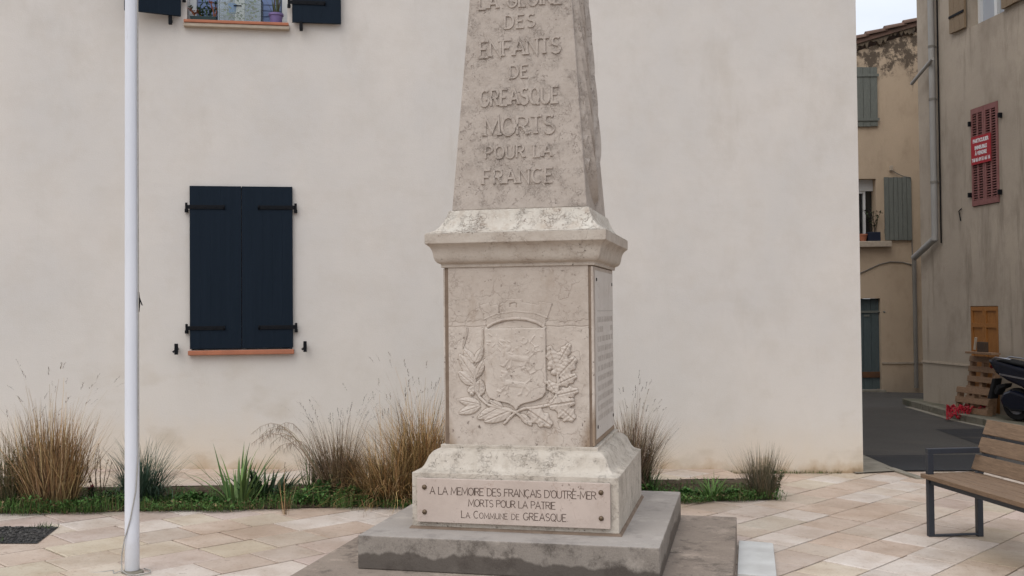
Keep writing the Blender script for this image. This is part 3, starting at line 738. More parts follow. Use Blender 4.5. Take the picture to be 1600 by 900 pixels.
    H = H - 26*b_*(1-mk_)
    # wear
    from numpy import sin
    H += .5*sin(gx*.05+2*sin(gy*.03))*sin(gy*.06+sin(gx*.02)) 
    sm = (H[1:-1,1:-1]*4+H[:-2,1:-1]+H[2:,1:-1]+H[1:-1,:-2]+H[1:-1,2:])/8; H[1:-1,1:-1] = sm
    H[1:-1,1:-1] += rn.normal(0, .22, H[1:-1,1:-1].shape)
    ny, nx = H.shape
    px = -.466 + (700 + gx/3.75 - 695)/235*.932 + .004
    pz = 1.873 - (440 + gy/3.75 - 415)/279*1.083
    py = -.4665 - H*K*.82
    vs = np.stack([px, py, pz], -1).reshape(-1, 3)
    idx = np.arange(ny*nx).reshape(ny, nx)
    f = np.stack([idx[:-1,:-1], idx[1:,:-1], idx[1:,1:], idx[:-1,1:]], -1).reshape(-1, 4)
    return vs, f, (ny, nx), pz
vs, f, (ny, nx), pz = relief()
mb = MB(); mb.v = [tuple(map(float, v)) for v in vs]; mb.t = [(1,1,1)]*len(vs); mb.f = [list(map(int, q)) for q in f]; mb.m = [0]*len(f)
# rim of the slab so that it has thickness
per = [i for i in range(nx)] + [r*nx+nx-1 for r in range(1, ny)] + [(ny-1)*nx+i for i in range(nx-2, -1, -1)] + [r*nx for r in range(ny-2, 0, -1)]
b0 = len(mb.v)
for i in per: x, y, z = mb.v[i]; mb.v.append((x, -.4582, z)); mb.t.append((1,1,1))
n = len(per)
for k in range(n): mb.f.append([per[k], per[(k+1)%n], b0+(k+1)%n, b0+k]); mb.m.append(0)
rel = mb.build('carved_panel', MS_die, mon, smooth=80)
rel['label'] = 'front slab carved with a shield under a mural crown, laurel and oak branches'
# side inscription plate
SI = lambda x, z, h: (.4675+h, x, z)
mb = MB(); mb.box(.4646, .4675, -.41, .40, .83, 1.845); sp_ = mb.build('inscription_plate', MS_side, mon, bevel=.0015)
mb = MB()
mb.box(.4675, .4685, -.33, .37, 1.598, 1.602); mb.build('engraved_rule', M_letfaint, sp_)
for r_ in range(11):
    mb = MB(); z0_ = 1.53 - r_*.060; x = -.33 + (0 if r_ else .0)
    if r_ == 1: x = -.33
    while x < (.36):
        wl = rnd(.05, .16)
        if r_ == 1 and -.12 < x < .16: x += .1; continue
        xx = x
        while xx < min(x+wl, .37):
            hh = .034; mb.box(.4675, .4684, xx, xx+.0045, z0_, z0_+hh)
            if random.random() < .6: mb.box(.4675, .4683, xx+.0048, xx+.013, z0_+random.choice([0,.015,.03]), z0_+random.choice([.0035,.018,.0335])) 
            xx += .022
        x += wl+.025
    mb.build('faded_line', M_letfaint, sp_)
for y_, z_ in ((-.36,1.79),(.35,1.775),(-.36,.90),(.35,.90)):
    mb = MB(); mb.tube([(.4676,y_,z_),(.4715,y_,z_)], .011, 10); mb.build('fixing', M_hole, sp_)
# cornice
mb = MB(); mb.loft([(.44,1.873),(.476,1.8735),(.476,1.893),(.482,1.897),(.494,1.902),(.506,1.915),(.513,1.935),(.516,1.955),(.521,1.978),(.532,1.998),(.547,2.012),(.556,2.018),(.556,2.078),(.44,2.0785)])
mb.build('cornice', MS_cor, mon, smooth=38, bevel=.003)
mb = MB(); mb.loft([(.5555,2.079),(.552,2.084),(.53,2.090),(.507,2.102),(.484,2.125),(.462,2.158),(.446,2.195),(.437,2.227),(.36,2.228)], 1, .99)
mb.build('cornice_top', MS_top, mon, smooth=38, bevel=.003)
# obelisk
OB0, OBZ, OBT = .423, 2.229, .0735
def ow(z): return OB0 - OBT*(z-OBZ)
mb = MB(); OZ1 = OBZ + 2.25
mb.loft([(OB0, OBZ), (ow(OZ1), OZ1), (.04, OZ1+.36)], 1, .97)
ob = mb.build('obelisk', MS_obe, mon, bevel=.006)
OF = lambda x, z, h: (x, -(ow(z)*.97) - h, z)
mb = MB()
# rows: (text, baseline v, cap height px, total width px, centre u)
ROWS = [('LA GLOIRE', 10, 20, 128, 813), ('DES', 43, 20, 46, 812), ('ENFANTS', 86, 25, 125, 812), ('DE', 121, 19, 28, 811), ('GREASQUE', 163, 25, 122, 811),
        ('MORTS', 210, 28, 108, 811), ('POUR LA', 246, 19, 103, 810), ('FRANCE', 286, 22, 109, 809)]
def front_xz(u, v):
    # intersect with the leaning front face
    z = 2.8
    for it in range(6):
        yl = -(ow(z)*.97)
        c_, s_ = math.cos(MY), math.sin(MY)
        P0 = (MX.x - s_*yl, MX.y + c_*yl)
        x, z = plane_pt(u, v, P0, (c_, s_))
    return x, z
for txt, vb, ch, wd, uc in ROWS:
    x, zb = front_xz(uc, vb); xt, zt = front_xz(uc, vb-ch); Hh = zt-zb
    xa, _ = front_xz(uc-wd/2, vb); xb, _ = front_xz(uc+wd/2, vb); W_ = xb-xa
    n = len(txt); wf = 1.0; gl = sum((.34 if c == ' ' else G[c][0]) for c in txt)
    sp = (W_/Hh - gl)/(n-1)
    if sp < .14: wf = (W_/Hh-.16*(n-1))/gl; sp = .16
    if sp > .34: wf = min(1.35, (W_/Hh-.34*(n-1))/gl); sp = (W_/Hh - gl*wf)/(n-1)
    write(mb, txt, x, zb, Hh, OF, .17, sp, wf, .008, serif=.14)
mb.build('raised_lettering', MS_obe, ob)
# palm branch carved on the right side
mb = MB()
def OS(y, z, h): return (ow(z)+h, y, z)
def palmleaf(pts, w0, h):
    n = len(pts); vs = []; fs = []
    for i, (y, z) in enumerate(pts):
        t = i/(n-1); a = pts[max(i-1,0)]; b = pts[min(i+1,n-1)]; d = Vector((b[0]-a[0], b[1]-a[1])).normalized(); nn = Vector((-d.y, d.x))
        ww = w0*math.sin(PI*min(1, .12+t*.88))**.7/2+.001; hh = h*(.5+.6*math.sin(PI*t))
        vs += [OS(y+nn.x*ww, z+nn.y*ww, -.001), OS(y, z, hh), OS(y-nn.x*ww, z-nn.y*ww, -.001)]
    for i in range(n-1):
        fs += [(i*3,i*3+1,i*3+4,i*3+3), (i*3+1,i*3+2,i*3+5,i*3+4)]
    mb.add(vs, fs)
for k in range(8):
    z0_ = 2.40 + k*.24; e_ = ow(z0_+.3)
    for sg_ in (-1, 1):
        wy = (e_-.09) if sg_ < 0 else .2; L_ = .62 + .04*(k % 3)
        pts = [(-.05 + sg_*(wy*(1-math.exp(-2.4*t))), z0_ + .1*sg_ + L_*t*(.25+.75*t)) for t in [i/12 for i in range(13)]]
        palmleaf(pts, .095, .05)
for k in range(3):
    z0_ = 2.36 + k*.15
    pts = [(-.08-.25*math.sin(t*1.7), z0_+.17*math.sin(t*2.5)) for t in [i/10 for i in range(11)]]
    palmleaf(pts, .035, .03)
palmleaf([(-.05, 2.27+i*.14) for i in range(15)], .05, .04)
mb.build('palm_relief', MS_obe, ob, smooth=50)
# plaque
px0, pz1 = plane_pt(651.5, 747, (MX.x + math.sin(MY)*.65, MX.y - math.cos(MY)*.65), (math.cos(MY), math.sin(MY)))
px1, pz1b = plane_pt(953, 753.5, (MX.x + math.sin(MY)*.65, MX.y - math.cos(MY)*.65), (math.cos(MY), math.sin(MY)))
_, pz0 = plane_pt(651.5, 815, (MX.x + math.sin(MY)*.65, MX.y - math.cos(MY)*.65), (math.cos(MY), math.sin(MY)))
mb = MB(); mb.box(px0, px1, -.650, -.628, pz0, pz1); plq = mb.build('plaque', MS_plq, mon, bevel=.002)
pw, ph = px1-px0, pz1-pz0; PF = lambda x, z, h: (x, -.650-h, z); mb = MB(); pc = (px0+px1)/2
def fit(txt, wfrac, zf, hf, small=None):
    Hh = hf*ph; n = len(txt); gl = sum((.34 if c == ' ' else G[c.upper()][0])*(1 if small is None or c.isupper() else small) for c in txt)
    sp = (wfrac*pw/Hh-gl)/(n-1); write(mb, txt, pc+.012*pw*(0 if small is None else 1), pz0+zf*ph, Hh, PF, .115, sp, 1, .0006, small=small, h0=.0001, serif=.075)
fit("A LA MEMOIRE DES FRAN\u00c7AIS D'OUTRE-MER", .86, .645, .165)
fit("MORTS POUR LA PATRIE", .45, .395, .155)
fit("La Commune de GREASQUE.", .55, .13, .16, small=.78)
mb.build('inscription', M_letter, plq)
for fx, fz in ((.04,.80),(.04,.23),(.955,.80),(.955,.23)):
    mb = MB(); mb.lathe([(.015,0),(.015,.003),(.011,.009),(.001,.012)], n=14)
    o = mb.build('rivet', M_brass, plq, smooth=50); o.location = (px0+fx*pw, -.650, pz0+fz*ph); o.rotation_euler = (RAD(90), 0, 0)
# white slabs beside the steps
MM = Matrix.Translation((MX.x, MX.y, 0)) @ Matrix.Rotation(MY, 4, 'Z')
for k, (ya, yb, lab) in enumerate(((.575, .885, 'small white stone slab beside the lower step, the one farther back'), (-.05, .570, 'long white stone slab beside the lower step, nearer the viewer'))):
    c_ = MM @ Vector((1.39, (ya+yb)/2, 0)); mb = MB()
    mb.prism([(-.117,-(yb-ya)/2),(.117,-(yb-ya)/2),(.117,(yb-ya)/2-.02),(.10,(yb-ya)/2),(-.117,(yb-ya)/2)], lambda q: (q[0],q[1],-.03), lambda q: (q[0],q[1],.032))
    o = fixn(mb.build('stone_slab', M_white, None, bevel=.004)); o.location = (c_.x, c_.y, zg(c_.x)); o.rotation_euler = (0, math.atan(-GS), MY)
    tag(o, lab, 'stone slab', 'white slabs beside the steps')

# ------------------------------------------------------------------ flagpole
pb = gnd(206.5, 894); fp = thing('flagpole', 'tall white flagpole standing left of the monument in front of the house', 'flagpole', (pb.x, pb.y, zg(pb.x)))
mb = MB(); mb.tube([(0,0,.004),(0,0,1.2),(0,0,3.2),(0,0,7.5)], [.0418,.0412,.0385,.030], 32); mb.build('pole', M_pole, fp, smooth=40)
mb = MB(); mb.lathe([(.064,0),(.062,.006),(.046,.010),(.044,.016)], n=24); mb.build('base_ring', M_conc, fp, smooth=30)
mb = MB(); mb.lathe([(.001,7.6),(.03,7.58),(.045,7.54),(.03,7.5),(.031,7.498)], n=16); mb.build('cap', M_pole, fp, smooth=60)
mb = MB()
pts = [(.045, -.02, 6.8), (.044,-.022,3), (.047,-.022,1.55), (.045,-.02,1.2), (.046,-.022,.7), (.034,-.034,.48), (.006,-.047,.32), (-.030,-.042,.20), (-.05,-.03,.11), (-.052,-.028,.06), (-.045,-.04,.02), (.0,-.08,.008), (.06,-.1,.006), (.12,-.04,.006), (.1,.02,.006), (.05,.06,.006)]
mb.tube(pts, .0038, 6)
mb.tube([(-.12,.02,.006),(-.2,-.03,.006),(-.26,-.02,.006),(-.3,.03,.006)], .004, 6); mb.tube([(-.045,-.04,.02),(-.09,-.05,.006),(-.12,.02,.006)], .004, 6)
mb.build('halyard', M_rope, fp, smooth=60)
mb = MB(); mb.tube([(.046,-.01,1.54),(.049,-.01,1.60),(.045,-.01,1.66)], [.003,.0055,.003], 8); mb.tube([(.048,-.012,1.63),(.066,-.012,1.58)], .0032, 6)
mb.build('cleat', M_iron, fp)

# ------------------------------------------------------------------ tree pit / gravel inspection square
q = [gnd(0, 824), gnd(92, 824), gnd(58, 850), gnd(-60, 850)]; cx = sum(p.x for p in q)/4; cy = sum(p.y for p in q)/4
tp = thing('drain_pit', 'square of dark wet gravel let into the paving at the lower left edge', 'drain', (cx, cy, zg(cx)))
mb = MB(); mb.add([(p.x-cx, p.y-cy, zg(p.x)-zg(cx)+.005) for p in q], [(0,1,2,3)]); o = fixn(mb.build('gravel', M_grav, tp))
if o.data.polygons[0].normal.z < 0: o.data.flip_normals()
mb = MB()
def qd(s, t): return (q[0]*(1-s)+q[1]*s)*(1-t) + (q[3]*(1-s)+q[2]*s)*t
for k in range(420):
    p = qd(rnd(.02,.98), rnd(.04,.96)); r = rnd(.004,.013); g0 = rnd(.6, 2.6); mb.tint = (.04*g0,.037*g0,.034*g0)
    mb.lathe([(.001,-r*.4),(r,0),(r*.7,r*.5),(.001,r*.6)], (p.x-cx, p.y-cy, zg(p.x)-zg(cx)+.008), 5)
mb.build('pebbles', M_straw, tp, kind='stuff')
mb = MB()
for k in range(90):
    p = qd(min(1, abs(random.gauss(.8,.12))), rnd(.0,.18)) if k < 60 else qd(rnd(.2,.5), rnd(.85,1)); g0 = rnd(.6,1.4); mb.tint = (.06*g0,.09*g0,.03*g0)
    mb.blade((p.x-cx, p.y-cy, zg(p.x)-zg(cx)+.005), rnd(0,6.3), rnd(.02,.06), rnd(.1,1), rnd(0,1), .004, 3)
mb.build('weeds', M_leaf, tp)

# ------------------------------------------------------------------ planting
def gplace(u, v): p = gnd(u, v); return Vector((p.x, p.y, zg(p.x)+.01))
def col(c, s=.25, w_=.08):
    k = rnd(1-s, 1+s); return (c[0]*k*rnd(1-w_,1+w_), c[1]*k*rnd(1-w_,1+w_), c[2]*k*rnd(1-w_,1+w_))
def clump(name, label, cat, u, v, n, H_, spread, cols, lean=(.05,.5), droop=(.1,.8), w_=.004, seeds=0, seedH=1.3, seedcol=(.13,.09,.06), tilt=0, mat=M_straw, group=None, sx=1, seedlen=.07, seg=5, kidname='blades', wob=.22):
    b = gplace(u, v); t = thing(name, label, cat, b, 0, group); mb = MB()
    for k in range(n):
        a = rnd(0, 6.283); r = spread*math.sqrt(random.random()); c = random.choice(cols); mb.tint = col(c, .45)
        le = rnd(*lean)*(.35+.9*r/spread); L_ = H_*random.uniform(.45, 1.05)
        az = a + rnd(-.7, .7)
        wild = wob > .2 and random.random() < .28; dk = 2.3 if wild else 1
        mb.blade((math.cos(a)*r*sx, math.sin(a)*r*.8, 0), az if tilt == 0 or random.random() > abs(tilt) else (0 if tilt > 0 else PI)+rnd(-.8,.8), L_*(.85 if wild else 1), le, rnd(*droop)*dk, w_*rnd(.7,1.3), seg+(2 if wild else 0), wob=wob*(1.9 if wild else 1))
    mb.build(kidname, mat, t)
    if seeds:
        ms = MB(); 
        for k in range(seeds):
            a = rnd(0, 6.283); r = spread*.8*math.sqrt(random.random()); ms.tint = col(cols[0], .2)
            dz = (0 if tilt > 0 else PI)+rnd(-1,1) if tilt and random.random() < abs(tilt) else a+rnd(-.5,.5)
            tip, an = ms.blade((math.cos(a)*r*sx, math.sin(a)*r*.8, 0), dz, H_*seedH*rnd(.75,1.05), rnd(.02,.25), rnd(.1,.9), .0026, 7, tip=.6, wob=.10)
            ms.tint = col(seedcol, .3); m_ = random.randint(5, 11); d = Vector((math.cos(dz)*math.sin(an), math.sin(dz)*math.sin(an), math.cos(an)))
            for j in range(m_):
                p_ = tip - d*seedlen*(j/m_); ms.leaf(p_, d+Vector((rnd(-.5,.5), rnd(-.5,.5), rnd(-.5,.2))), (0,0,1), rnd(.012,.024), .0045)
        ms.build('seed_heads', mat, t)
    return t
STRAW = [(.40,.26,.125), (.31,.19,.085), (.50,.35,.19), (.12,.07,.035), (.24,.145,.07)]
GOLD = [(.46,.29,.125), (.35,.21,.085), (.56,.38,.19), (.13,.075,.035), (.19,.14,.055)]
TAUPE = [(.26,.18,.115), (.19,.13,.08), (.34,.25,.165), (.09,.06,.042)]
GREEN = [(.055,.105,.028), (.04,.085,.025), (.075,.13,.035)]
BLUEG = [(.05,.085,.055), (.038,.07,.045), (.065,.10,.065)]
clump('ornamental_grass', 'tall upright straw coloured dry grass clump at the far left of the bed', 'grass plant', 80, 793, 1350, .80, .18, STRAW, (.02,.5), (0,.7), .0065, 26, 1.25, tilt=.0, wob=.33)
clump('ornamental_grass', 'loose greenish brown dry grass clump cut by the left photo edge', 'grass plant', 14, 790, 520, .62, .20, [(.14,.12,.06),(.20,.15,.08),(.10,.10,.045)], (.05,.6), (.1,.7), .005, 16, 1.2)
clump('grass_tuft', 'blue green arching grass tuft growing behind the white flagpole', 'grass plant', 222, 785, 620, .56, .12, BLUEG, (.1,.75), (.4,1.6), .0065, 0, mat=M_leaf)
clump('iris_clump', 'bright green clump of long sword shaped leaves below the shuttered window', 'plant', 372, 789, 60, .50, .12, [(.13,.20,.06),(.10,.165,.05),(.085,.14,.045)], (.08,.8), (.0,1.1), .023, 0, mat=M_leaf, seg=7, wob=.08)
clump('broadleaf_plant', 'low dark green leathery leaved plant right of the sword leaved clump', 'plant', 410, 779, 95, .30, .13, [(.035,.07,.03),(.05,.09,.04),(.028,.055,.025)], (.3,1.0), (-.1,.5), .034, 0, mat=M_leaf, sx=1.5)
clump('dry_sprig', 'thin dry sprig standing on the paving edge in front of the bed', 'plant', 445, 806, 16, .30, .03, STRAW, (.0,.25), (0,.4), .004, 5, 1.1)
clump('fountain_grass', 'feathery brown fountain grass arching left beneath the house wall', 'grass plant', 528, 778, 950, .66, .14, [(.22,.15,.095),(.16,.11,.065),(.28,.2,.12),(.07,.055,.03)], (.05,.5), (.1,1.2), .0052, 46, 1.15, (.14,.105,.085), tilt=-.25, seedlen=.10)
clump('reed_tuft', 'slim upright dark green reeds left of the feathery brown grass', 'plant', 484, 776, 26, .52, .05, GREEN, (.0,.3), (0,.35), .010, 0, mat=M_leaf)
clump('ornamental_grass', 'big golden dry grass mound left of the monument base', 'grass plant', 612, 783, 1900, .66, .20, GOLD, (.15,1.15), (.3,2.0), .0058, 26, 1.3, sx=1.3, wob=.38)
clump('ornamental_grass', 'golden dry grass leaning against the left side of the monument', 'grass plant', 662, 772, 1700, .95, .16, GOLD, (.05,.7), (.2,1.8), .0056, 24, 1.15, wob=.35)
clump('ornamental_grass', 'greyish brown dry grass rising behind the right side of the monument', 'grass plant', 986, 768, 1150, .80, .13, TAUPE, (.04,.5), (.05,1.1), .0054, 34, 1.15)
clump('wild_oat', 'thin green grass with long dark drooping spikelets right of the monument', 'plant', 1014, 771, 40, .34, .08, GREEN, (.1,.7), (.1,1), .008, 14, 1.6, (.09,.07,.045), mat=M_leaf, tilt=.6, seedlen=.09)
clump('daylily', 'low bright green strappy plant at the middle of the right bed', 'plant', 1112, 780, 90, .27, .07, [(.09,.17,.04),(.12,.21,.05),(.06,.12,.03)], (.5,1.25), (.2,1.1), .013, 0, mat=M_leaf, seg=6)
clump('spiky_grass', 'grey green spiky grass tuft near the right end of the bed', 'grass plant', 1190, 778, 620, .48, .10, [(.13,.12,.075),(.17,.14,.09),(.09,.085,.05),(.20,.15,.09)], (.03,.62), (-.05,.45), .0048, 0)
def twiggy(name, label, u, v, H_, n, leafc, stemc, cat='plant', ll=.045, lw=.014, dens=14, spread=.4, flowers=None):
    b = gplace(u, v); t = thing(name, label, cat, b); ms = MB(); ml = MB(); mf = MB()
    for k in range(n):
        d = Vector((rnd(-spread,spread), rnd(-spread,spread), 1)); p_ = Vector((rnd(-.04,.04), rnd(-.04,.04), 0)); pts = [p_.copy()]; L_ = H_*rnd(.6,1)
        for j in range(6):
            d = (d+Vector((rnd(-.18,.18), rnd(-.18,.18), 0))).normalized(); p_ = p_+d*L_/6; pts.append(p_.copy())
        ms.tint = col(stemc); ms.tube(pts, [.0035,.003,.003,.0025,.002,.002,.001], 5)
        for j in range(dens):
            i = random.randint(1, 6); q_ = pts[i]*1.0; s_ = random.random(); q_ = pts[i-1].lerp(pts[i], s_); ml.tint = col(leafc, .35)
            ml.leaf(q_, (rnd(-1,1), rnd(-1,1), rnd(-.1,1)), (0,0,1), ll*rnd(.6,1.2), lw*rnd(.7,1.3))
        if flowers:
            for j in range(5):
                q_ = pts[-1]; mf.tint = col(flowers, .2); mf.leaf(q_, (rnd(-1,1), rnd(-1,1), rnd(-.2,1)), (0,0,1), .03, .022)
    ms.build('stems', M_straw, t); ml.build('leaves', M_leaf, t)
    if flowers: mf.build('petals', M_leaf, t)
    return t
twiggy('leafy_weed', 'tall olive leafy weed at the left edge of the photo', 10, 796, .60, 9, (.06,.075,.03), (.10,.08,.05), dens=26)
twiggy('dead_flower_stalks', 'brown dead flower stalks between straw grass and flagpole', 158, 776, .46, 7, (.16,.11,.07), (.16,.11,.07), ll=.02, lw=.009, dens=34, spread=.25)
twiggy('leafy_weed', 'small leafy weed just left of the brown flower stalks', 120, 790, .36, 6, (.07,.10,.035), (.09,.08,.04), dens=18)
twiggy('red_flower', 'small dark red flowering plant low in the left bed', 143, 786, .17, 5, (.04,.07,.025), (.05,.06,.03), 'flower', dens=9, flowers=(.17,.012,.03))
twiggy('bindweed', 'glossy green broad leaved weed climbing in the spiky tuft', 1207, 776, .30, 6, (.05,.12,.025), (.06,.08,.03), ll=.04, lw=.036, dens=13, spread=.3)
twiggy('leafy_weed', 'bushy green weed between reeds and golden grass', 506, 786, .22, 12, (.05,.11,.03), (.05,.07,.03), ll=.034, lw=.02, dens=22, spread=.8)
# arching plumes of the fountain grass
for (u0, v0, dx, hz, n, lab) in ((520, 782, -.62, .58, 9, 'drooping feathery seed plumes arching left from the brown fountain grass'),):
    b = gplace(u0, v0); t = thing('seed_plumes', lab, 'grass plant', b); mb = MB(); ms = MB()
    for k in range(n):
        ex = dx*rnd(.6,1.15); hh = hz*rnd(.8,1.15); yy = rnd(-.12,.12); mb.tint = col((.34,.25,.16)); pts = []
        for i in range(11):
            q_ = i/10; pts.append(Vector((ex*q_**1.25, yy*q_, hh*(1.35*q_-.0) if q_ < .35 else hh*(1.35*.35+(1-.4725)*math.sin((q_-.35)/.65*2.35)/math.sin(1.57)))))
        mb.tube(pts, [.0022]*8+[.0015]*3, 4)
        for j in range(38):
            i = random.randint(6, 9); q_ = pts[i].lerp(pts[i+1], random.random()); ms.tint = col((.30,.23,.17), .3)
            ms.blade((q_.x+rnd(-.012,.012), q_.y+rnd(-.012,.012), q_.z), rnd(0,6.28), rnd(.03,.085), PI-rnd(.1,.7), rnd(-.2,.3), .0032, 3)
    mb.build('stems', M_straw, t); ms.build('plumes', M_straw, t)
# ground cover
mb = MB()
cnt = 0
while cnt < 21000:
    s = rnd(-2.6, 6.3); t_ = (rnd(.0, .97) if random.random() < .85 else rnd(0, .12))-.03*(1+math.sin(s*5)+math.sin(s*13)); x = F0.x+fd.x*s-fd.y*t_; y = F0.y+fd.y*s+fd.x*t_
    if not inbed(x, y, -.08): continue
    dn = .5+.5*math.sin(s*3.1+1.3*math.sin(t_*7))*math.cos(t_*5+s*1.7)
    if random.random() > max(.10, 1.25*dn): continue
    if t_ > .62 and random.random() < .55: continue
    mnd = .5+.5*math.sin(s*4.3+2.1*math.sin(s*1.7))*math.sin(2+s*2.3); lump = 1+3.8*max(0, mnd-.3)*(1-t_)
    cnt += 1; g0 = rnd(.6,1.35)*(1 if random.random() > .08 else 1.5); mb.tint = (.066*g0*rnd(.8,1.3), .135*g0, .03*g0)
    if random.random() < .12: mb.tint = (.20*g0,.14*g0,.07*g0)
    z = zg(x)+.008
    if random.random() < .45: mb.leaf((x, y, z+rnd(.005,.045)*lump), (rnd(-1,1), rnd(-1,1), rnd(-.1,.8)), (0,0,1), rnd(.016,.036), rnd(.010,.022))
    else: mb.blade((x, y, z), rnd(0,6.3), rnd(.03,.09)*lump**.7, rnd(0,.9), rnd(0,1.2), .0045, 3)
for (u_, v_, n_, hh_, sp_) in ((35,792,260,.13,.22),(100,800,160,.07,.2),(300,792,340,.08,.26),(165,792,240,.10,.2),(330,795,160,.06,.2),(470,792,260,.08,.22),(505,785,420,.16,.16),(548,790,420,.13,.2),(590,792,200,.09,.2),(1010,778,240,.10,.12),(1075,781,200,.07,.15),(1150,783,240,.08,.16)):
    b_ = gplace(u_, v_)
    for k in range(n_):
        r_ = abs(random.gauss(0, .5))*sp_; a_ = rnd(0, 6.28); x, y = b_.x+math.cos(a_)*r_*1.5, b_.y+.06+abs(math.sin(a_))*r_
        g0 = rnd(.6,1.5); mb.tint = (.055*g0*rnd(.8,1.3), .125*g0, .028*g0); hz_ = hh_*math.exp(-(r_/sp_)**2)
        mb.leaf((x, y, zg(x)+rnd(.2,1)*hz_), (rnd(-1,1), rnd(-1,1), rnd(-.1,.9)), (0,0,1), rnd(.025,.05), rnd(.016,.03))
for k in range(900):                           # fallen straw
    s = rnd(-2.6, 4.4); t_ = abs(random.gauss(0, .35))-.10; x = F0.x+fd.x*s-fd.y*t_; y = F0.y+fd.y*s+fd.x*t_
    g0 = rnd(.5,1.2); mb.tint = (.34*g0,.23*g0,.12*g0); mb.blade((x, y, zg(x)+rnd(.008,.03)), rnd(0,6.3), rnd(.04,.16), rnd(1.2,1.55), rnd(-.1,.1), .0035, 2)
for k in range(500):                           # weeds along the foot of the facade, by the corner
    x_ = rnd(-1.75, -.25); p_ = hloc(x_, -rnd(.0,.03), 0); mb.tint = (.13*rnd(.6,1.3), .14*rnd(.6,1.3), .05)
    mb.blade((p_.x, p_.y, zg(p_.x)), rnd(0,6.3), rnd(.01,.05), rnd(0,.8), rnd(0,1), .004, 3)
tag(mb.build('ground_cover', M_leaf), 'low green grass and clover covering the planting bed', 'grass', kind='stuff')

# ------------------------------------------------------------------ bench
b0 = gnd(1450, 838); b1 = gnd(1535, 838)
fx = Vector((b1.x-b0.x, b1.y-b0.y)); FW = fx.length; fx.normalize(); BA = math.atan2(fx.y, fx.x)
bench = thing('park_bench', 'wooden slatted bench with dark metal frame at the right edge', 'bench', (b0.x, b0.y, zg(b0.x)), BA)
# local: x from the front leg to the rear leg, -y towards the camera (length of the bench)
lift = lambda x: GS*x
SZ = .44; BL_ = 1.75
dirL = Vector((.03, -1)).normalized()
for k, yy in enumerate((0, -1)):
    off = dirL*(BL_*(-yy)) if yy else Vector((0,0)); mb = MB(); ox, oy = off.x, off.y; wz = .045
    mb.box(ox, ox+wz, oy-.02, oy+.02, -.0, .612); mb.box(ox+FW-wz, ox+FW, oy-.02, oy+.02, -.012, SZ-.01)
    mb.box(ox+wz+.001, ox+FW-wz-.001, oy-.02, oy+.02, 0, .012)
    mb.box(ox+.0, ox+FW-.02, oy-.022, oy+.022, .6125, .652)
    mb.prism([(FW-.06,SZ-.02),(FW-.005,SZ-.02),(FW+.15,.83),(FW+.11,.83)], lambda q: (q[0]+ox, oy-.019, q[1]), lambda q: (q[0]+ox, oy+.019, q[1]))
    mb.box(ox+wz+.001, ox+FW-wz-.001, oy-.02, oy+.02, SZ-.055, SZ-.012)
    fixn(mb.build('side_frame', M_bmet, bench, bevel=.003))
mb = MB()
for xx in (.012, FW-.05): 
    M_ = Matrix.Translation((xx, -.025, 0)) @ Matrix.Rotation(math.atan2(dirL.x, -dirL.y), 4, 'Z'); mb.box(0, .035, -BL_+.05, 0, SZ-.05, SZ-.014, M_)
mb.build('seat_rail', M_bmet, bench)
MD = Matrix.Rotation(math.atan2(dirL.x, -dirL.y), 4, 'Z')
for k in range(4):
    mb = MB(); x0_ = -.025 + k*(FW+.01)/4; mb.box(x0_, x0_+(FW+.01)/4-.006, -BL_-.06, .05, SZ-.011, SZ+.022, MD); mb.build('seat_slat', M_bwood, bench, bevel=.004)
sl_ = math.atan2(.155, .85-SZ)
for k, z_ in enumerate((.475, .605, .735)):
    mb = MB(); xb = FW-.032+(z_-SZ)*math.tan(sl_)
    M_ = MD @ Matrix.Translation((xb, 0, z_)) @ Matrix.Rotation(sl_, 4, 'Y'); mb.box(-.03, -.004, -BL_-.05, .045, 0, .115, M_); mb.build('back_slat', M_bwood, bench, bevel=.004)

# ------------------------------------------------------------------ ochre house behind
OY = 22.6; Lx = lambda u: atY(u, 500, OY).x; Lz = lambda v, u=1390: atY(u, v, OY).z
oh = thing('ochre_house', 'old ochre house with peeling plaster and grey green shutters at the end of the street', 'house', (Lx(1342), OY, zg(Lx(1342))))
bx = Lx(1342); bz = zg(bx)
def ux(u): return Lx(u)-bx
def vz(v): return Lz(v)-bz
def m_ochre():
    t = NT('ochre_plaster')
    a = t.mix(t.ramp(t.noise(.8, 6, .6), .3, .7), (.54,.415,.295), (.45,.345,.245))
    a = t.mix(t.ramp(t.noise(3, 6, .7, (1,1,.5), (3,0,0)), .5, .75, 0, .5), a, (.33,.24,.165))
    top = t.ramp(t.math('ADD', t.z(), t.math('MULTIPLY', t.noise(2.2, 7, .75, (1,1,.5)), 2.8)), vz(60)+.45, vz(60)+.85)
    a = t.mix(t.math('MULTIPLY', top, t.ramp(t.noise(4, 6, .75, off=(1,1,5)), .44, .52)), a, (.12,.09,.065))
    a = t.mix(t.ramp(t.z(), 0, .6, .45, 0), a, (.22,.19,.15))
    return t.done(a, .92, t.noise(30, 5, .7), .5, .01)
M_och = m_ochre()
ztopL = vz(70); ztopR = vz(42)
slope = (ztopR-ztopL)/(ux(1440)-ux(1342))
X0o, X1o = -5.5, 5.0
OPo = [(ux(1342)-.55, ux(1372), vz(382), vz(279)), (ux(1342)-.4, ux(1376), .0+vz(612), vz(466))]
mb = MB(); zt_ = vz(100)
wall_mesh(mb, X0o, X1o, -.5, zt_, OPo, .3)
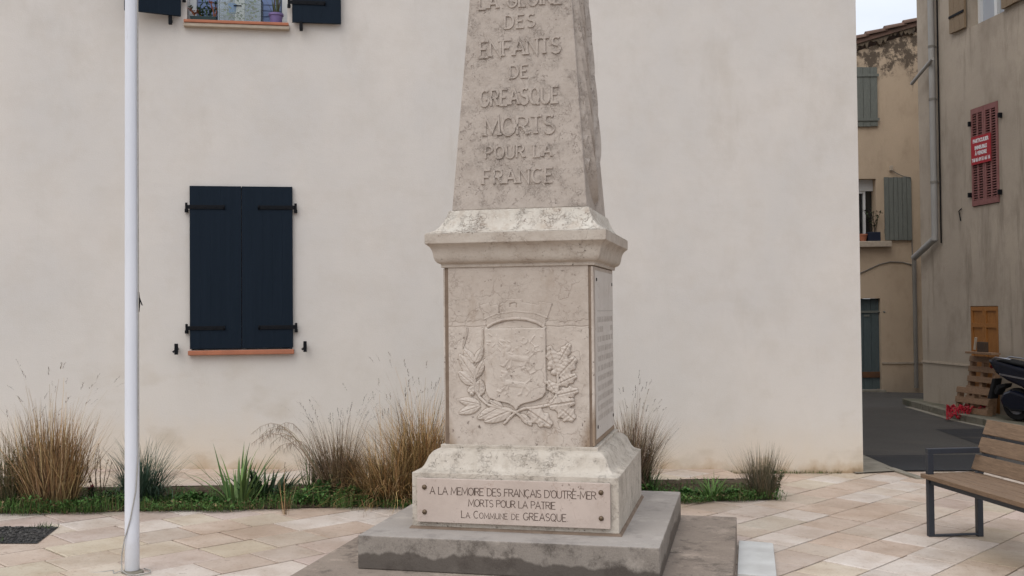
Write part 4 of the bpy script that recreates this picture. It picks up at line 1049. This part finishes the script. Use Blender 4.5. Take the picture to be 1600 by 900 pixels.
mb.add([(X0o,0,zt_),(X1o,0,zt_),(X1o,0,ztopL+slope*(X1o-ux(1342))),(X0o,0,ztopL+slope*(X0o-ux(1342)))], [(0,1,2,3)]) if ztopL+slope*(X0o-ux(1342)) > zt_ else mb.add([(X0o,0,zt_),(X1o,0,zt_),(X1o,0,ztopL+slope*(X1o-ux(1342))),(0-.8,0,zt_+.02)], [(0,1,2,3)])
mb.add([(X1o,0,-.5),(X1o,7,-.5),(X1o,7,ztopR+.8),(X1o,0,ztopL+slope*(X1o-ux(1342)))], [(0,1,2,3)]); mb.add([(X0o,0,-.5),(X0o,7,-.5),(X0o,7,zt_),(X0o,0,zt_)], [(3,2,1,0)])
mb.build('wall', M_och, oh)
# verge of canal tiles with eroded mortar
rf_ = MB()
za = lambda x: ztopL + slope*(x-ux(1342))
rf_.prism([(-2.5, za(-2.5)), (X1o+.2, za(X1o+.2)), (X1o+.2, za(X1o+.2)+.10), (-2.5, za(-2.5)+.10)], lambda q: (q[0], -.10, q[1]), lambda q: (q[0], 7, q[1]-.0))
roof = fixn(rf_.build('roof', M_tile, oh))
mb = MB(); x = -2.3; k = 0
while x < X1o:
    ln = .42; n = 8; vs = []; zz = za(x)+.10
    for i, xx in enumerate((x, x+ln+.06)):
        r = .085+(.012 if i == 0 else -.006); dz_ = (.035 if i == 0 else 0)
        for j in range(n+1):
            t = PI*j/n; vs.append((xx, -.06+r*math.cos(t), za(xx)+.09+dz_*1.0+r*math.sin(t)))
    fs = [(j, j+1, n+1+j+1, n+1+j) for j in range(n)] + [tuple(range(n+1))]
    mb.add(vs, fs); x += ln; k += 1
fixn(mb.build('ridge_tiles', M_tile, roof))
mb = MB(); bot = [(-2.4+i*.045, za(-2.4+i*.045)-random.choice([.0,.02,.05,.09,.14])-rnd(0,.03)) for i in range(162)]
poly = bot + [(bot[-1][0], za(bot[-1][0])+.03), (bot[0][0], za(bot[0][0])+.03)]
mb.prism(poly, lambda q: (q[0], -.07, q[1]), lambda q: (q[0], -.001, q[1])); fixn(mb.build('eroded_mortar', simple('dark_mortar', (.20,.15,.10), (.05,.04,.033), 5, .95, .8), roof))
def planks(mb, x0, x1, z0, z1, y0, y1, n):
    w_ = (x1-x0)/n
    for k in range(n): mb.box(x0+k*w_+.004, x0+(k+1)*w_-.004, y0, y1, z0+rnd(0,.015), z1-rnd(0,.01))
# upper green shutters (closed pair)
for (ua, ub) in ((1310, 1341.8), (1342.3, 1376)):
    if ua < 1340: ua = 1330
    mb = MB(); planks(mb, ux(ua), ux(ub)-.0, vz(198), vz(105), -.045, -.002, 3)
    o = mb.build('shutter', M_gwood, oh)
    for vv in (118, 187): m2 = MB(); m2.box(ux(ua)+.02, ux(ub)+.03, -.062, -.046, vz(vv)-.03, vz(vv)+.03); m2.build('hinge_strap', M_gwood, o)
# middle window: recessed frame, open shutter, sill
a, b, c, d = OPo[0]
mb = MB(); mb.add([(a,.28,c),(b,.28,c),(b,.28,d),(a,.28,d)], [(0,1,2,3)]); mb.build('window', M_glassd, oh)
mb = MB(); xm = ux(1357); mb.box(xm, xm+.05, .22, .279, c, d-.25); mb.box(a, xm-.001, .22, .279, d-.3, d-.25); mb.box(a,b,.2,.279,d-.249,d); mb.build('window_frame', M_pvc, oh)
mb = MB(); mb.box(a-.1, ux(1392), -.14, -.001, vz(384)-.03, vz(377)); mb.build('window_sill', M_mort2, oh, bevel=.01)
mb = MB(); planks(mb, ux(1384), ux(1426), vz(376), vz(277), -.05, -.012, 6); mb.box(ux(1384)-.0, ux(1426), -.0115, -.003, vz(365), vz(358)); mb.build('shutter', M_gwood, oh, label='open weathered shutter folded back on the wall')
# door
a, b, c, d = OPo[1]
mb = MB(); planks(mb, a, b, c+.05, d, .1, .15, 5); dr = mb.build('door', M_gdoor, oh)
mb = MB(); mb.box(a, b-.01, .075, .0995, vz(590), vz(581)); mb.build('rusty_plate', simple('rust', (.16,.07,.03), (.09,.05,.03), 9, .9, .4), dr)
mb = MB(); mb.box(a, b, .08, .099, d-.32, d-.27); mb.box(a+.55, b-.22, .085, .099, vz(493)-.02, vz(493)+.02)
mb.tube([(b-.03,.08,d-.3),(b+.1,-.01,d-.3)], .02, 6); mb.build('iron_bar', M_gwood, dr)
mb = MB(); mb.box(a-.1, b+.05, -.15, .16, c-.2, c+.045); mb.build('doorstep', M_conc, oh)
# dado line, downpipe, cable, junction box
mb = MB(); mb.box(ux(1377), X1o, -.02, -.001, vz(567)-.02, vz(567)+.02); mb.build('dado_line', M_mort2, oh)
mb = MB(); mb.tube([(ux(1428), -.07, vz(404)), (ux(1428), -.07, .08)], .045, 10); mb.build('downpipe', M_zincg, oh, smooth=50)
mb = MB(); pts = [(ux(u_), -.015, vz(v_)) for u_, v_ in ((1336,430),(1355,422),(1375,413),(1392,409),(1412,410),(1426,414))]; mb.tube(pts, .012, 6)
mb.tube([(ux(1399),-.03,vz(268)),(ux(1406),-.03,vz(272)),(ux(1415),-.03,vz(276)),(ux(1425),-.06,vz(278))], .009, 6); mb.tube([(ux(1426.5),-.012,vz(279)),(ux(1427),-.012,vz(404))], .010, 6)
mb.build('cable', M_zincg, oh)
mb = MB(); mb.box(ux(1393), ux(1398), -.07, -.001, vz(267), vz(259)); mb.build('junction_box', M_mort2, oh, bevel=.006)
sc_ = oh.location
p = Vector((Lx(1366), OY-.02, vz(377)+bz+.003))
fp2 = thing('window_plant', 'spindly plant in a dark blue trough on the ochre house sill', 'potted plant', p)
mb = MB(); mb.box(-.14, .14, -.08, .09, 0, .2); mb.build('trough', simple('navy_trough', (.012,.018,.035), (.015,.02,.04), 5, .5, 0), fp2, bevel=.01)
ml = MB()
for k in range(7):
    pts = [Vector((rnd(-.05,.07), 0, .18))]; d_ = Vector((rnd(-.3,.3), 0, 1))
    for j in range(5): pts.append(pts[-1]+d_.normalized()*rnd(.06,.13)); d_ += Vector((rnd(-.3,.3), rnd(-.2,.2), 0))
    ml.tint = (.04,.035,.025); ml.tube(pts, .006, 5)
    for j in range(12): ml.tint = col((.04,.06,.025)); ml.leaf(random.choice(pts[2:]), (rnd(-1,1), rnd(-1,1), rnd(-.2,1)), (0,0,1), .07, .035)
ml.build('plant', M_leaf, fp2)
p = Vector((Lx(1350), OY-.03, vz(377)+bz+.003))
o = thing('clay_pot', 'small round clay pot left of the dark trough on the ochre house sill', 'flower pot', p)
mb = MB(); mb.lathe([(.001,0),(.06,0),(.09,.13),(.1,.13),(.1,.16),(.08,.16),(.07,.12),(.001,.12)], n=16); mb.build('pot', M_terra, o, smooth=30)

# ------------------------------------------------------------------ grey-beige building on the right
RC = Vector((7.62, 19.05)); RDv = Vector((.125, -1)).normalized()      # facade runs towards the viewer
def rp(u, v): return plane_pt(u, v, RC, RDv)
RA = math.atan2(RDv.y, RDv.x)
rb = thing('corner_building', 'tall grey beige rendered corner building on the right with faded red shutters', 'house', (RC.x, RC.y, zg(RC.x)), RA)
rz0 = zg(RC.x)
def R(u, v): s_, z_ = rp(u, v); return s_, z_-rz0
def m_greybeige():
    t = NT('grey_beige_render')
    a = t.mix(t.ramp(t.noise(.55, 6, .6), .3, .7), (.46,.385,.305), (.35,.29,.23))
    a = t.mix(t.ramp(t.noise(1.6, 6, .7, (1,1,.5), (3,0,0)), .48, .72, 0, .6), a, (.20,.16,.12))
    a = t.mix(t.ramp(t.noise(1.4, 5, .7, (2.2,1,.22), (5,0,2)), .53, .68, 0, .6), a, (.14,.115,.085))
    a = t.mix(t.ramp(t.noise(14, 5, .7), .5, .75, 0, .4), a, (.36,.31,.25))
    a = t.mix(t.ramp(t.z(), 1.05, 1.1, .35, 0), a, (.33,.28,.215))
    return t.done(a, .92, t.math('ADD', t.noise(40, 5, .7), t.noise(8, 4)), .5, .008)
M_gb = m_greybeige()
red = (R(1520, 300)[0], R(1562, 300)[0], R(1541, 320)[1], R(1541, 163)[1])
dor = (R(1517.5, 560)[0], R(1561, 560)[0], R(1540, 650)[1]-.15, R(1540, 478)[1])
upw = (R(1513, 40)[0], R(1569, 20)[0], R(1541, 31)[1], R(1541, 31)[1]+1.5)
mb = MB(); wall_mesh(mb, 0, 12, -.6, 8.6, [red, dor, upw], .25)
mb.add([(0,0,-.6),(0,8,-.6),(0,8,8.6),(0,0,8.6)], [(3,2,1,0)]); mb.add([(12,0,-.6),(12,8,-.6),(12,8,8.6),(12,0,8.6)], [(0,1,2,3)]); mb.add([(0,8,-.6),(12,8,-.6),(12,8,8.6),(0,8,8.6)], [(3,2,1,0)])
mb.build('wall', M_gb, rb)
mb = MB(); mb.prism([(-.4,8.55),(4,10),(8.4,8.55),(8.4,8.7),(4,10.15),(-.4,8.7)], lambda p: (-.3,p[0],p[1]), lambda p: (12.3,p[0],p[1])); fixn(mb.build('roof', M_tile, rb))
# louvred red shutters
def louvre(x0, x1, z0, z1):
    mb = MB(); e = .045
    mb.box(x0, x0+e, -.02, .02, z0, z1); mb.box(x1-e, x1, -.02, .02, z0, z1); mb.box(x0+e, x1-e, -.02, .02, z0, z0+.09); mb.box(x0+e, x1-e, -.02, .02, z1-.09, z1)
    xm = (x0+x1)/2; mb.box(xm-.02, xm+.02, -.018, .018, z0+.09, z1-.09)
    n = int((z1-z0-.18)/.042)
    for k in range(n):
        z_ = z0+.09+(k+.5)*(z1-z0-.18)/n
        for xa, xb in ((x0+e, xm-.02), (xm+.02, x1-e)):
            M_ = Matrix.Translation((0,0,z_)) @ Matrix.Rotation(RAD(38), 4, 'X'); mb.box(xa, xb, -.022, .022, -.004, .004, M_)
    return mb.build('louvred_shutter', M_redsh, rb)
xm = (red[0]+red[1])/2
louvre(red[0]+.005, xm-.004, red[2]+.01, red[3]-.01); louvre(xm+.004, red[1]-.005, red[2]+.01, red[3]-.01)
mb = MB(); mb.add([(red[0],.24,red[2]),(red[1],.24,red[2]),(red[1],.24,red[3]),(red[0],.24,red[3])], [(0,1,2,3)]); mb.build('window', M_glassd, rb)
for s_, z_ in (R(1518,194), R(1565,180), R(1565,300), R(1518,305)):
    mb = MB(); mb.box(s_-.02, s_+.02, -.06, -.0, z_-.04, z_+.04); mb.build('shutter_hinge', M_iron, rb)
# orange panelled door leaves
def leafdoor(x0, x1, z0, z1):
    mb = MB(); e = .05
    mb.box(x0, x0+e, .0, .05, z0, z1); mb.box(x1-e, x1, .0, .05, z0, z1)
    hh = [z0, z0+(z1-z0)*.36, z0+(z1-z0)*.84, z1]
    for z_ in hh: zc = min(max(z_, z0+.035), z1-.035); mb.box(x0+e, x1-e, .0, .05, zc-.035, zc+.035)
    mb.box(x0+e, x1-e, .02, .045, z0+.035, z1-.035); return mb.build('door_leaf', M_orange, rb)
xm = (dor[0]+dor[1])/2; leafdoor(dor[0]+.01, xm-.004, dor[2]+.01, dor[3]-.01); leafdoor(xm+.004, dor[1]-.01, dor[2]+.01, dor[3]-.01)
# upper window with half open tan shutters
mb = MB(); a, b, c, d = upw; mb.add([(a,.24,c),(b,.24,c),(b,.24,d),(a,.24,d)], [(0,1,2,3)]); mb.build('window', m_glass('pale_window', (.42,.45,.50), .2, 1), rb)
mb = MB(); mb.box(a,a+.06,.18,.239,c,d); mb.box((a+b)/2-.04,(a+b)/2+.04,.18,.239,c,d); mb.box(b-.06,b,.18,.239,c,d); mb.build('window_frame', M_pvc, rb)
s0, z0_ = R(1488, 53); s1_, z1_ = R(1512, 44)
mb = MB(); planks(mb, s0, s1_, (z0_+z1_)/2, (z0_+z1_)/2+1.5, -.06, -.02, 3); o = mb.build('shutter', M_tan, rb)
m2 = MB(); m2.box(s0+.01, s1_-.01, -.075, -.061, (z0_+z1_)/2+.27, (z0_+z1_)/2+.31); m2.build('hinge_strap', M_iron, o)
s0, z0_ = R(1569.5, 15); mb = MB(); planks(mb, s0, s0+.6, z0_, z0_+1.5, -.06, -.02, 4); mb.build('shutter', M_tan, rb)
# downpipe with its two stub branches
sP = R(1465, 200)[0]; zP0 = R(1465, 372)[1]
mb = MB(); mb.tube([(sP,-.09,8.5),(sP,-.09,zP0+.05),(sP-.0,-.10,zP0-.05)], .055, 12)
a_ = R(1437, 403); mb.tube([(sP,-.10,zP0-.02),(max(a_[0],.0)-.02,-.13,a_[1])], .058, 12)
dp = mb.build('downpipe', M_zinc, rb, smooth=50)
mb = MB(); a_ = R(1470, 92); b_ = R(1438, 131); mb.tube([(a_[0],-.16,a_[1]),(b_[0]-.02,-.16,b_[1])], .032, 10); mb.build('overflow_pipe', M_zinc, dp, smooth=50)
mb = MB()
for vv in (72, 155, 285):
    z_ = R(1465, vv)[1]; mb.lathe([(.058,-.02),(.064,-.02),(.064,.02),(.058,.02)], (sP,-.09,z_), 12); mb.box(sP-.012, sP+.012, -.09, 0, z_-.012, z_+.012)
mb.build('pipe_clamp', M_zincg, dp)
mb = MB(); mb.tube([(sP+.085,-.02,8.4),(sP+.085,-.02,R(1470,380)[1])], .014, 6); mb.tube([(R(1502,345)[0],-.01,R(1502,345)[1]),(R(1500,330)[0],-.02,R(1500,330)[1]),(R(1504,326)[0],-.02,R(1504,326)[1])], .01, 5)
mb.build('cable', M_iron, rb)
mb = MB(); a_ = R(1500, 567); mb.box(0.002, dor[0]-.02, -.018, -.001, R(1480,568)[1]-.015, R(1480,568)[1]+.015); mb.build('dado_line', M_mort2, rb)
# for-sale sign on the shutters
RM = Matrix.Translation((RC.x, RC.y, rz0)) @ Matrix.Rotation(RA, 4, 'Z')
sa, za_ = R(1520.5, 234); sb_, _ = R(1551.5, 234); zt1 = R(1536, 211)[1]; zt0 = R(1536, 255)[1]
p = RM @ Vector(((sa+sb_)/2, -.035, (zt0+zt1)/2))
sg = thing('for_sale_sign', 'red for sale sign with white writing fixed to the red louvred shutters', 'sign', p, RA)
hw_, hh_ = (sb_-sa)/2, (zt1-zt0)/2
mb = MB(); mb.box(-hw_, hw_, -.003, .003, -hh_, hh_); mb.build('board', M_signr, sg)
def text_mesh(body, size, name, mat, parent, loc, rot, wfit=None, bold=.004):
    cu = bpy.data.curves.new(name, 'FONT'); cu.body = body; cu.size = size; cu.align_x = 'CENTER'; cu.align_y = 'CENTER'; cu.extrude = .0006; cu.offset = bold; cu.resolution_u = 3
    to = bpy.data.objects.new(name, cu); C.collection.objects.link(to); bpy.context.view_layer.update()
    me = bpy.data.meshes.new_from_object(to.evaluated_get(bpy.context.evaluated_depsgraph_get())); bpy.data.objects.remove(to)
    me.name = name; me.materials.clear(); me.materials.append(mat); o = bpy.data.objects.new(name, me); C.collection.objects.link(o); o.parent = parent; o.location = loc; o.rotation_euler = rot
    xs = [v.co.x for v in me.vertices]; wd = max(xs)-min(xs)
    if wfit: o.scale = (wfit/wd, 1, 1)
    return o
for txt, zf, sz, wf in (('PARTICULIER', .66, .085, .80), ('IMMEUBLE', .16, .085, .62), ('\u00c0 VENDRE', -.24, .085, .60), ('T\u00e9l 06 69 51 66 16', -.70, .08, .92)):
    text_mesh(txt, sz, 'lettering', M_signw, sg, (0, -.0042, zf*hh_), (RAD(90), 0, 0), wf*2*hw_)
# raised pavement with kerb
kb = [gnd(1424, 637), gnd(1500, 659), gnd(1548, 669), gnd(1640, 690)]
kt = Vector((RC.x, RC.y)); far = [(kb[0].x-.1, RC.y+.6)]
poly = [(kb[0].x, kb[0].y), (kb[1].x, kb[1].y), (kb[2].x, kb[2].y), (kb[3].x, kb[3].y), (kb[3].x+1.2, kb[3].y-3.4), (12, kb[3].y-3.4), (12, RC.y+.5), (kb[0].x+.1, RC.y+.5)]
mb = MB(); mb.prism(poly, lambda q: (q[0], q[1], zg(q[0])-.1), lambda q: (q[0], q[1], zg(q[0])+.115)); fixn(mb.build('pavement', M_kerbd, kind='structure', bevel=.012))
mb = MB()
def kline(a, b, wdt):
    d = Vector((b[0]-a[0], b[1]-a[1])); L_ = d.length; d.normalize(); nn = Vector((d.y, -d.x)); n = max(1, round(L_/1.0))
    for k in range(n):
        p0 = Vector(a[:2])+d*(L_*k/n+.004); p1 = Vector(a[:2])+d*(L_*(k+1)/n-.004)
        q_ = [p0+nn*.002, p1+nn*.002, p1-nn*wdt, p0-nn*wdt]
        vs = [(c_.x, c_.y, zg(c_.x)-.1) for c_ in q_]+[(c_.x, c_.y, zg(c_.x)+.122) for c_ in q_]
        mb.add(vs, [(0,3,2,1),(4,5,6,7),(0,1,5,4),(1,2,6,5),(2,3,7,6),(3,0,4,7)])
for a, b in zip(poly[:4], poly[1:5]): kline(a, b, .14)
mb.build('kerb', m_concrete('kerb_stone', (.20,.18,.14), (.13,.12,.09), (.055,.055,.035)), kind='structure', bevel=.01)
mb = MB()
for a, b in zip(poly[:4], poly[1:5]):
    A_ = Vector((a[0], a[1], 0)); B_ = Vector((b[0], b[1], 0)); strip(mb, A_, B_, -.12, -.01, .016)
mb.build('gutter', M_conc, kind='structure')
def pz(x): return zg(x)+.116
# pallets
def pallet(name, label, u, v, rz, tilt, n=6, wdt=.8, hgt=.95, off=.12):
    s_, _ = R(u, v); p = RM @ Vector((s_, -off, 0)); p.z = pz(p.x)
    t = thing(name, label, 'pallet', p, RA+rz, 'wooden pallets by the orange door'); M_ = Matrix.Rotation(-tilt, 4, 'X')
    for k in range(n):
        mb = MB(); z_ = k*(hgt-.1)/(n-1); mb.box(-wdt/2, wdt/2, -.018, 0, z_, z_+.095, M_); mb.build('board', M_pallet, t, bevel=.003)
    for xx in (-wdt/2+.04, 0, wdt/2-.04):
        mb = MB(); mb.box(xx-.035, xx+.035, .001, .09, .0, hgt, M_); mb.build('bearer', M_pallet, t, bevel=.003)
    return t
pallet('wooden_pallet', 'taller wooden pallet leaning upright against the orange door', 1551, 600, 0, RAD(8), 6, .75, .93, .28)
pallet('wooden_pallet', 'low wooden pallet standing in front of the taller one', 1561, 630, RAD(4), RAD(10), 3, .85, .42, .50)
s_, _ = R(1556, 600); p = RM @ Vector((s_, -.22, 0)); p.z = pz(p.x)+.965
o = thing('timber_offcut', 'short dark timber offcuts resting on top of the leaning pallet', 'timber', p, RA)
mb = MB(); mb.box(-.35, .4, -.1, .06, 0, .035); mb.build('plank', M_pallet, o, bevel=.004)
mb = MB(); mb.box(-.08, .12, -.05, .03, .036, .2); mb.build('block', simple('dark_timber', (.07,.045,.03), (.05,.032,.022), 8, .8, .3), o, bevel=.004)
mb = MB(); mb.box(-.18,-.15,-.06,-.03,.036,.24, Matrix.Rotation(RAD(12), 4, 'Y')); mb.build('stick', M_mort2, o)
# red plastic netting
pn = gnd(1492, 640, .1); nt_ = thing('red_netting', 'crumpled red plastic netting lying on the kerb', 'netting', (pn.x, pn.y, zg(pn.x)))
mb = MB(); grid = {}
ka, kb_ = gnd(1466, 646, .12), gnd(1536, 643, .12)
for i in range(40):
    for j in range(11):
        s = i/39; tt = j/10; x = ka.x*(1-s)+kb_.x*s-pn.x+.25*tt; y = ka.y*(1-s)+kb_.y*s-pn.y-.28+tt*.55
        h_ = .135+.10*abs(math.sin(i*.55+1))*abs(math.sin(j*.5+i*.2)) - (.10 if tt < .25 and s < .5 else 0)
        grid[i,j] = Vector((x+rnd(-.03,.03), y+rnd(-.03,.03), zg(x+pn.x)-zg(pn.x)+h_+rnd(0,.03)))
for (i, j), p in grid.items():
    for q_ in ((i+1,j),(i,j+1)):
        if q_ in grid: mb.tube([p, grid[q_]], .006, 4, False)
mb.build('net', M_net, nt_)
# scooter
sp0 = Vector((7.43, 15.82)); sdir = Vector((.40, -.92)).normalized()
sc = thing('scooter', 'dark blue motor scooter parked on the pavement at the right edge', 'scooter', (sp0.x+.12, sp0.y, pz(sp0.x)), math.atan2(sdir.y, sdir.x))
def prof(name, poly, hw_, mat, bev=.02, taper=None):
    mb = MB(); mb.prism(poly, lambda q: (q[0], -hw_, q[1]), lambda q: (q[0], hw_, q[1])); return fixn(mb.build(name, mat, sc, bevel=bev))
def wheel(x, r, w_):
    mb = MB(); pr_ = [(r*.62,-w_*.42),(r*.8,-w_*.5),(r*.94,-w_*.42),(r,-w_*.15),(r,w_*.15),(r*.94,w_*.42),(r*.8,w_*.5),(r*.62,w_*.42)]; mb.lathe(pr_, n=28)
    o = mb.build('tyre', M_rub, sc, smooth=40); o.rotation_euler = (RAD(90),0,0); o.location = (x, 0, r)
    mb = MB(); mb.lathe([(r*.62,-w_*.4),(r*.55,-w_*.3),(r*.2,-w_*.25),(.001,-w_*.3)], n=20); mb.lathe([(r*.62,w_*.4),(r*.55,w_*.3),(r*.2,w_*.25),(.001,w_*.3)], n=20)
    for k in range(5):
        a = k*2*PI/5; mb.tube([(0,0,0),(r*.6*math.cos(a), r*.6*math.sin(a), 0)], .022, 6)
    m2 = mb.build('rim', M_chr, sc, smooth=40); m2.rotation_euler = (RAD(90),0,0); m2.location = (x,0,r)
wheel(.28, .25, .13); wheel(1.55, .25, .11)
prof('rear_bodywork', [(-.17,.92),(-.06,.93),(.35,.84),(.75,.78),(.80,.50),(.62,.40),(.45,.52),(.2,.60),(.0,.70)], .15, M_scoot, .05)
prof('seat', [(-.02,.905),(.10,.925),(.45,.88),(.82,.83),(.80,.785),(.36,.85)], .14, M_rub, .03)
prof('engine_cover', [(.10,.22),(.06,.32),(.12,.42),(.25,.47),(.55,.40),(.62,.25),(.5,.16),(.25,.15)], .15, M_scoot, .04)
prof('mudguard', [(-.10,.42),(-.04,.52),(.12,.56),(.10,.50),(.0,.46),(-.07,.36)], .08, M_rub, .01)
prof('footboard', [(.55,.26),(1.12,.24),(1.16,.32),(.55,.34)], .17, M_scoot, .02)
prof('front_shield', [(1.10,.28),(1.20,.26),(1.38,.80),(1.34,.98),(1.26,.98),(1.24,.75)], .17, M_scoot, .04)
prof('front_mudguard', [(1.36,.46),(1.45,.54),(1.60,.54),(1.76,.42),(1.70,.40),(1.58,.49),(1.47,.48)], .07, M_scoot, .02)
mb = MB()
for s in (-1, 1): mb.tube([(1.55,s*.08,.25),(1.40,s*.08,.62)], .02, 8)
mb.tube([(1.40,0,.60),(1.28,0,1.02)], .03, 8); mb.tube([(1.22,-.33,1.04),(1.28,-.12,1.03),(1.28,.12,1.03),(1.22,.33,1.04)], .018, 8)
mb.build('fork_and_handlebar', M_rub, sc)
mb = MB(); mb.tube([(-.11,-.1,.80),(-.13,0,.82),(-.11,.1,.80)], .028, 8); mb.build('tail_lamp', M_lampr, sc, smooth=60)
mb = MB()
for s in (-1, 1): mb.tube([(-.1,s*.12,.90),(.02,s*.16,.955),(.3,s*.165,.93)], .012, 5)
mb.tube([(-.1,-.12,.90),(-.12,0,.91),(-.1,.12,.90)], .012, 5); mb.build('grab_rail', M_chr, sc, smooth=60)
mb = MB()
for s in (-1,1): mb.box(.0,.52, s*.151-.004, s*.151+.004, .69,.715, Matrix.Rotation(RAD(6), 4, 'Y'))
mb.build('side_trim', M_chr, sc)
mb = MB(); mb.tube([(.55,.19,.22),(.3,.2,.24),(.0,.21,.30)], [.03,.055,.05], 12); mb.build('exhaust', M_rub, sc, smooth=60)
mb = MB(); mb.prism([(-.22,.30),(-.16,.30),(-.07,.62),(-.12,.62)], lambda q: (q[0],-.08,q[1]), lambda q: (q[0],.08,q[1])); fixn(mb.build('plate_holder', M_rub, sc, bevel=.004))
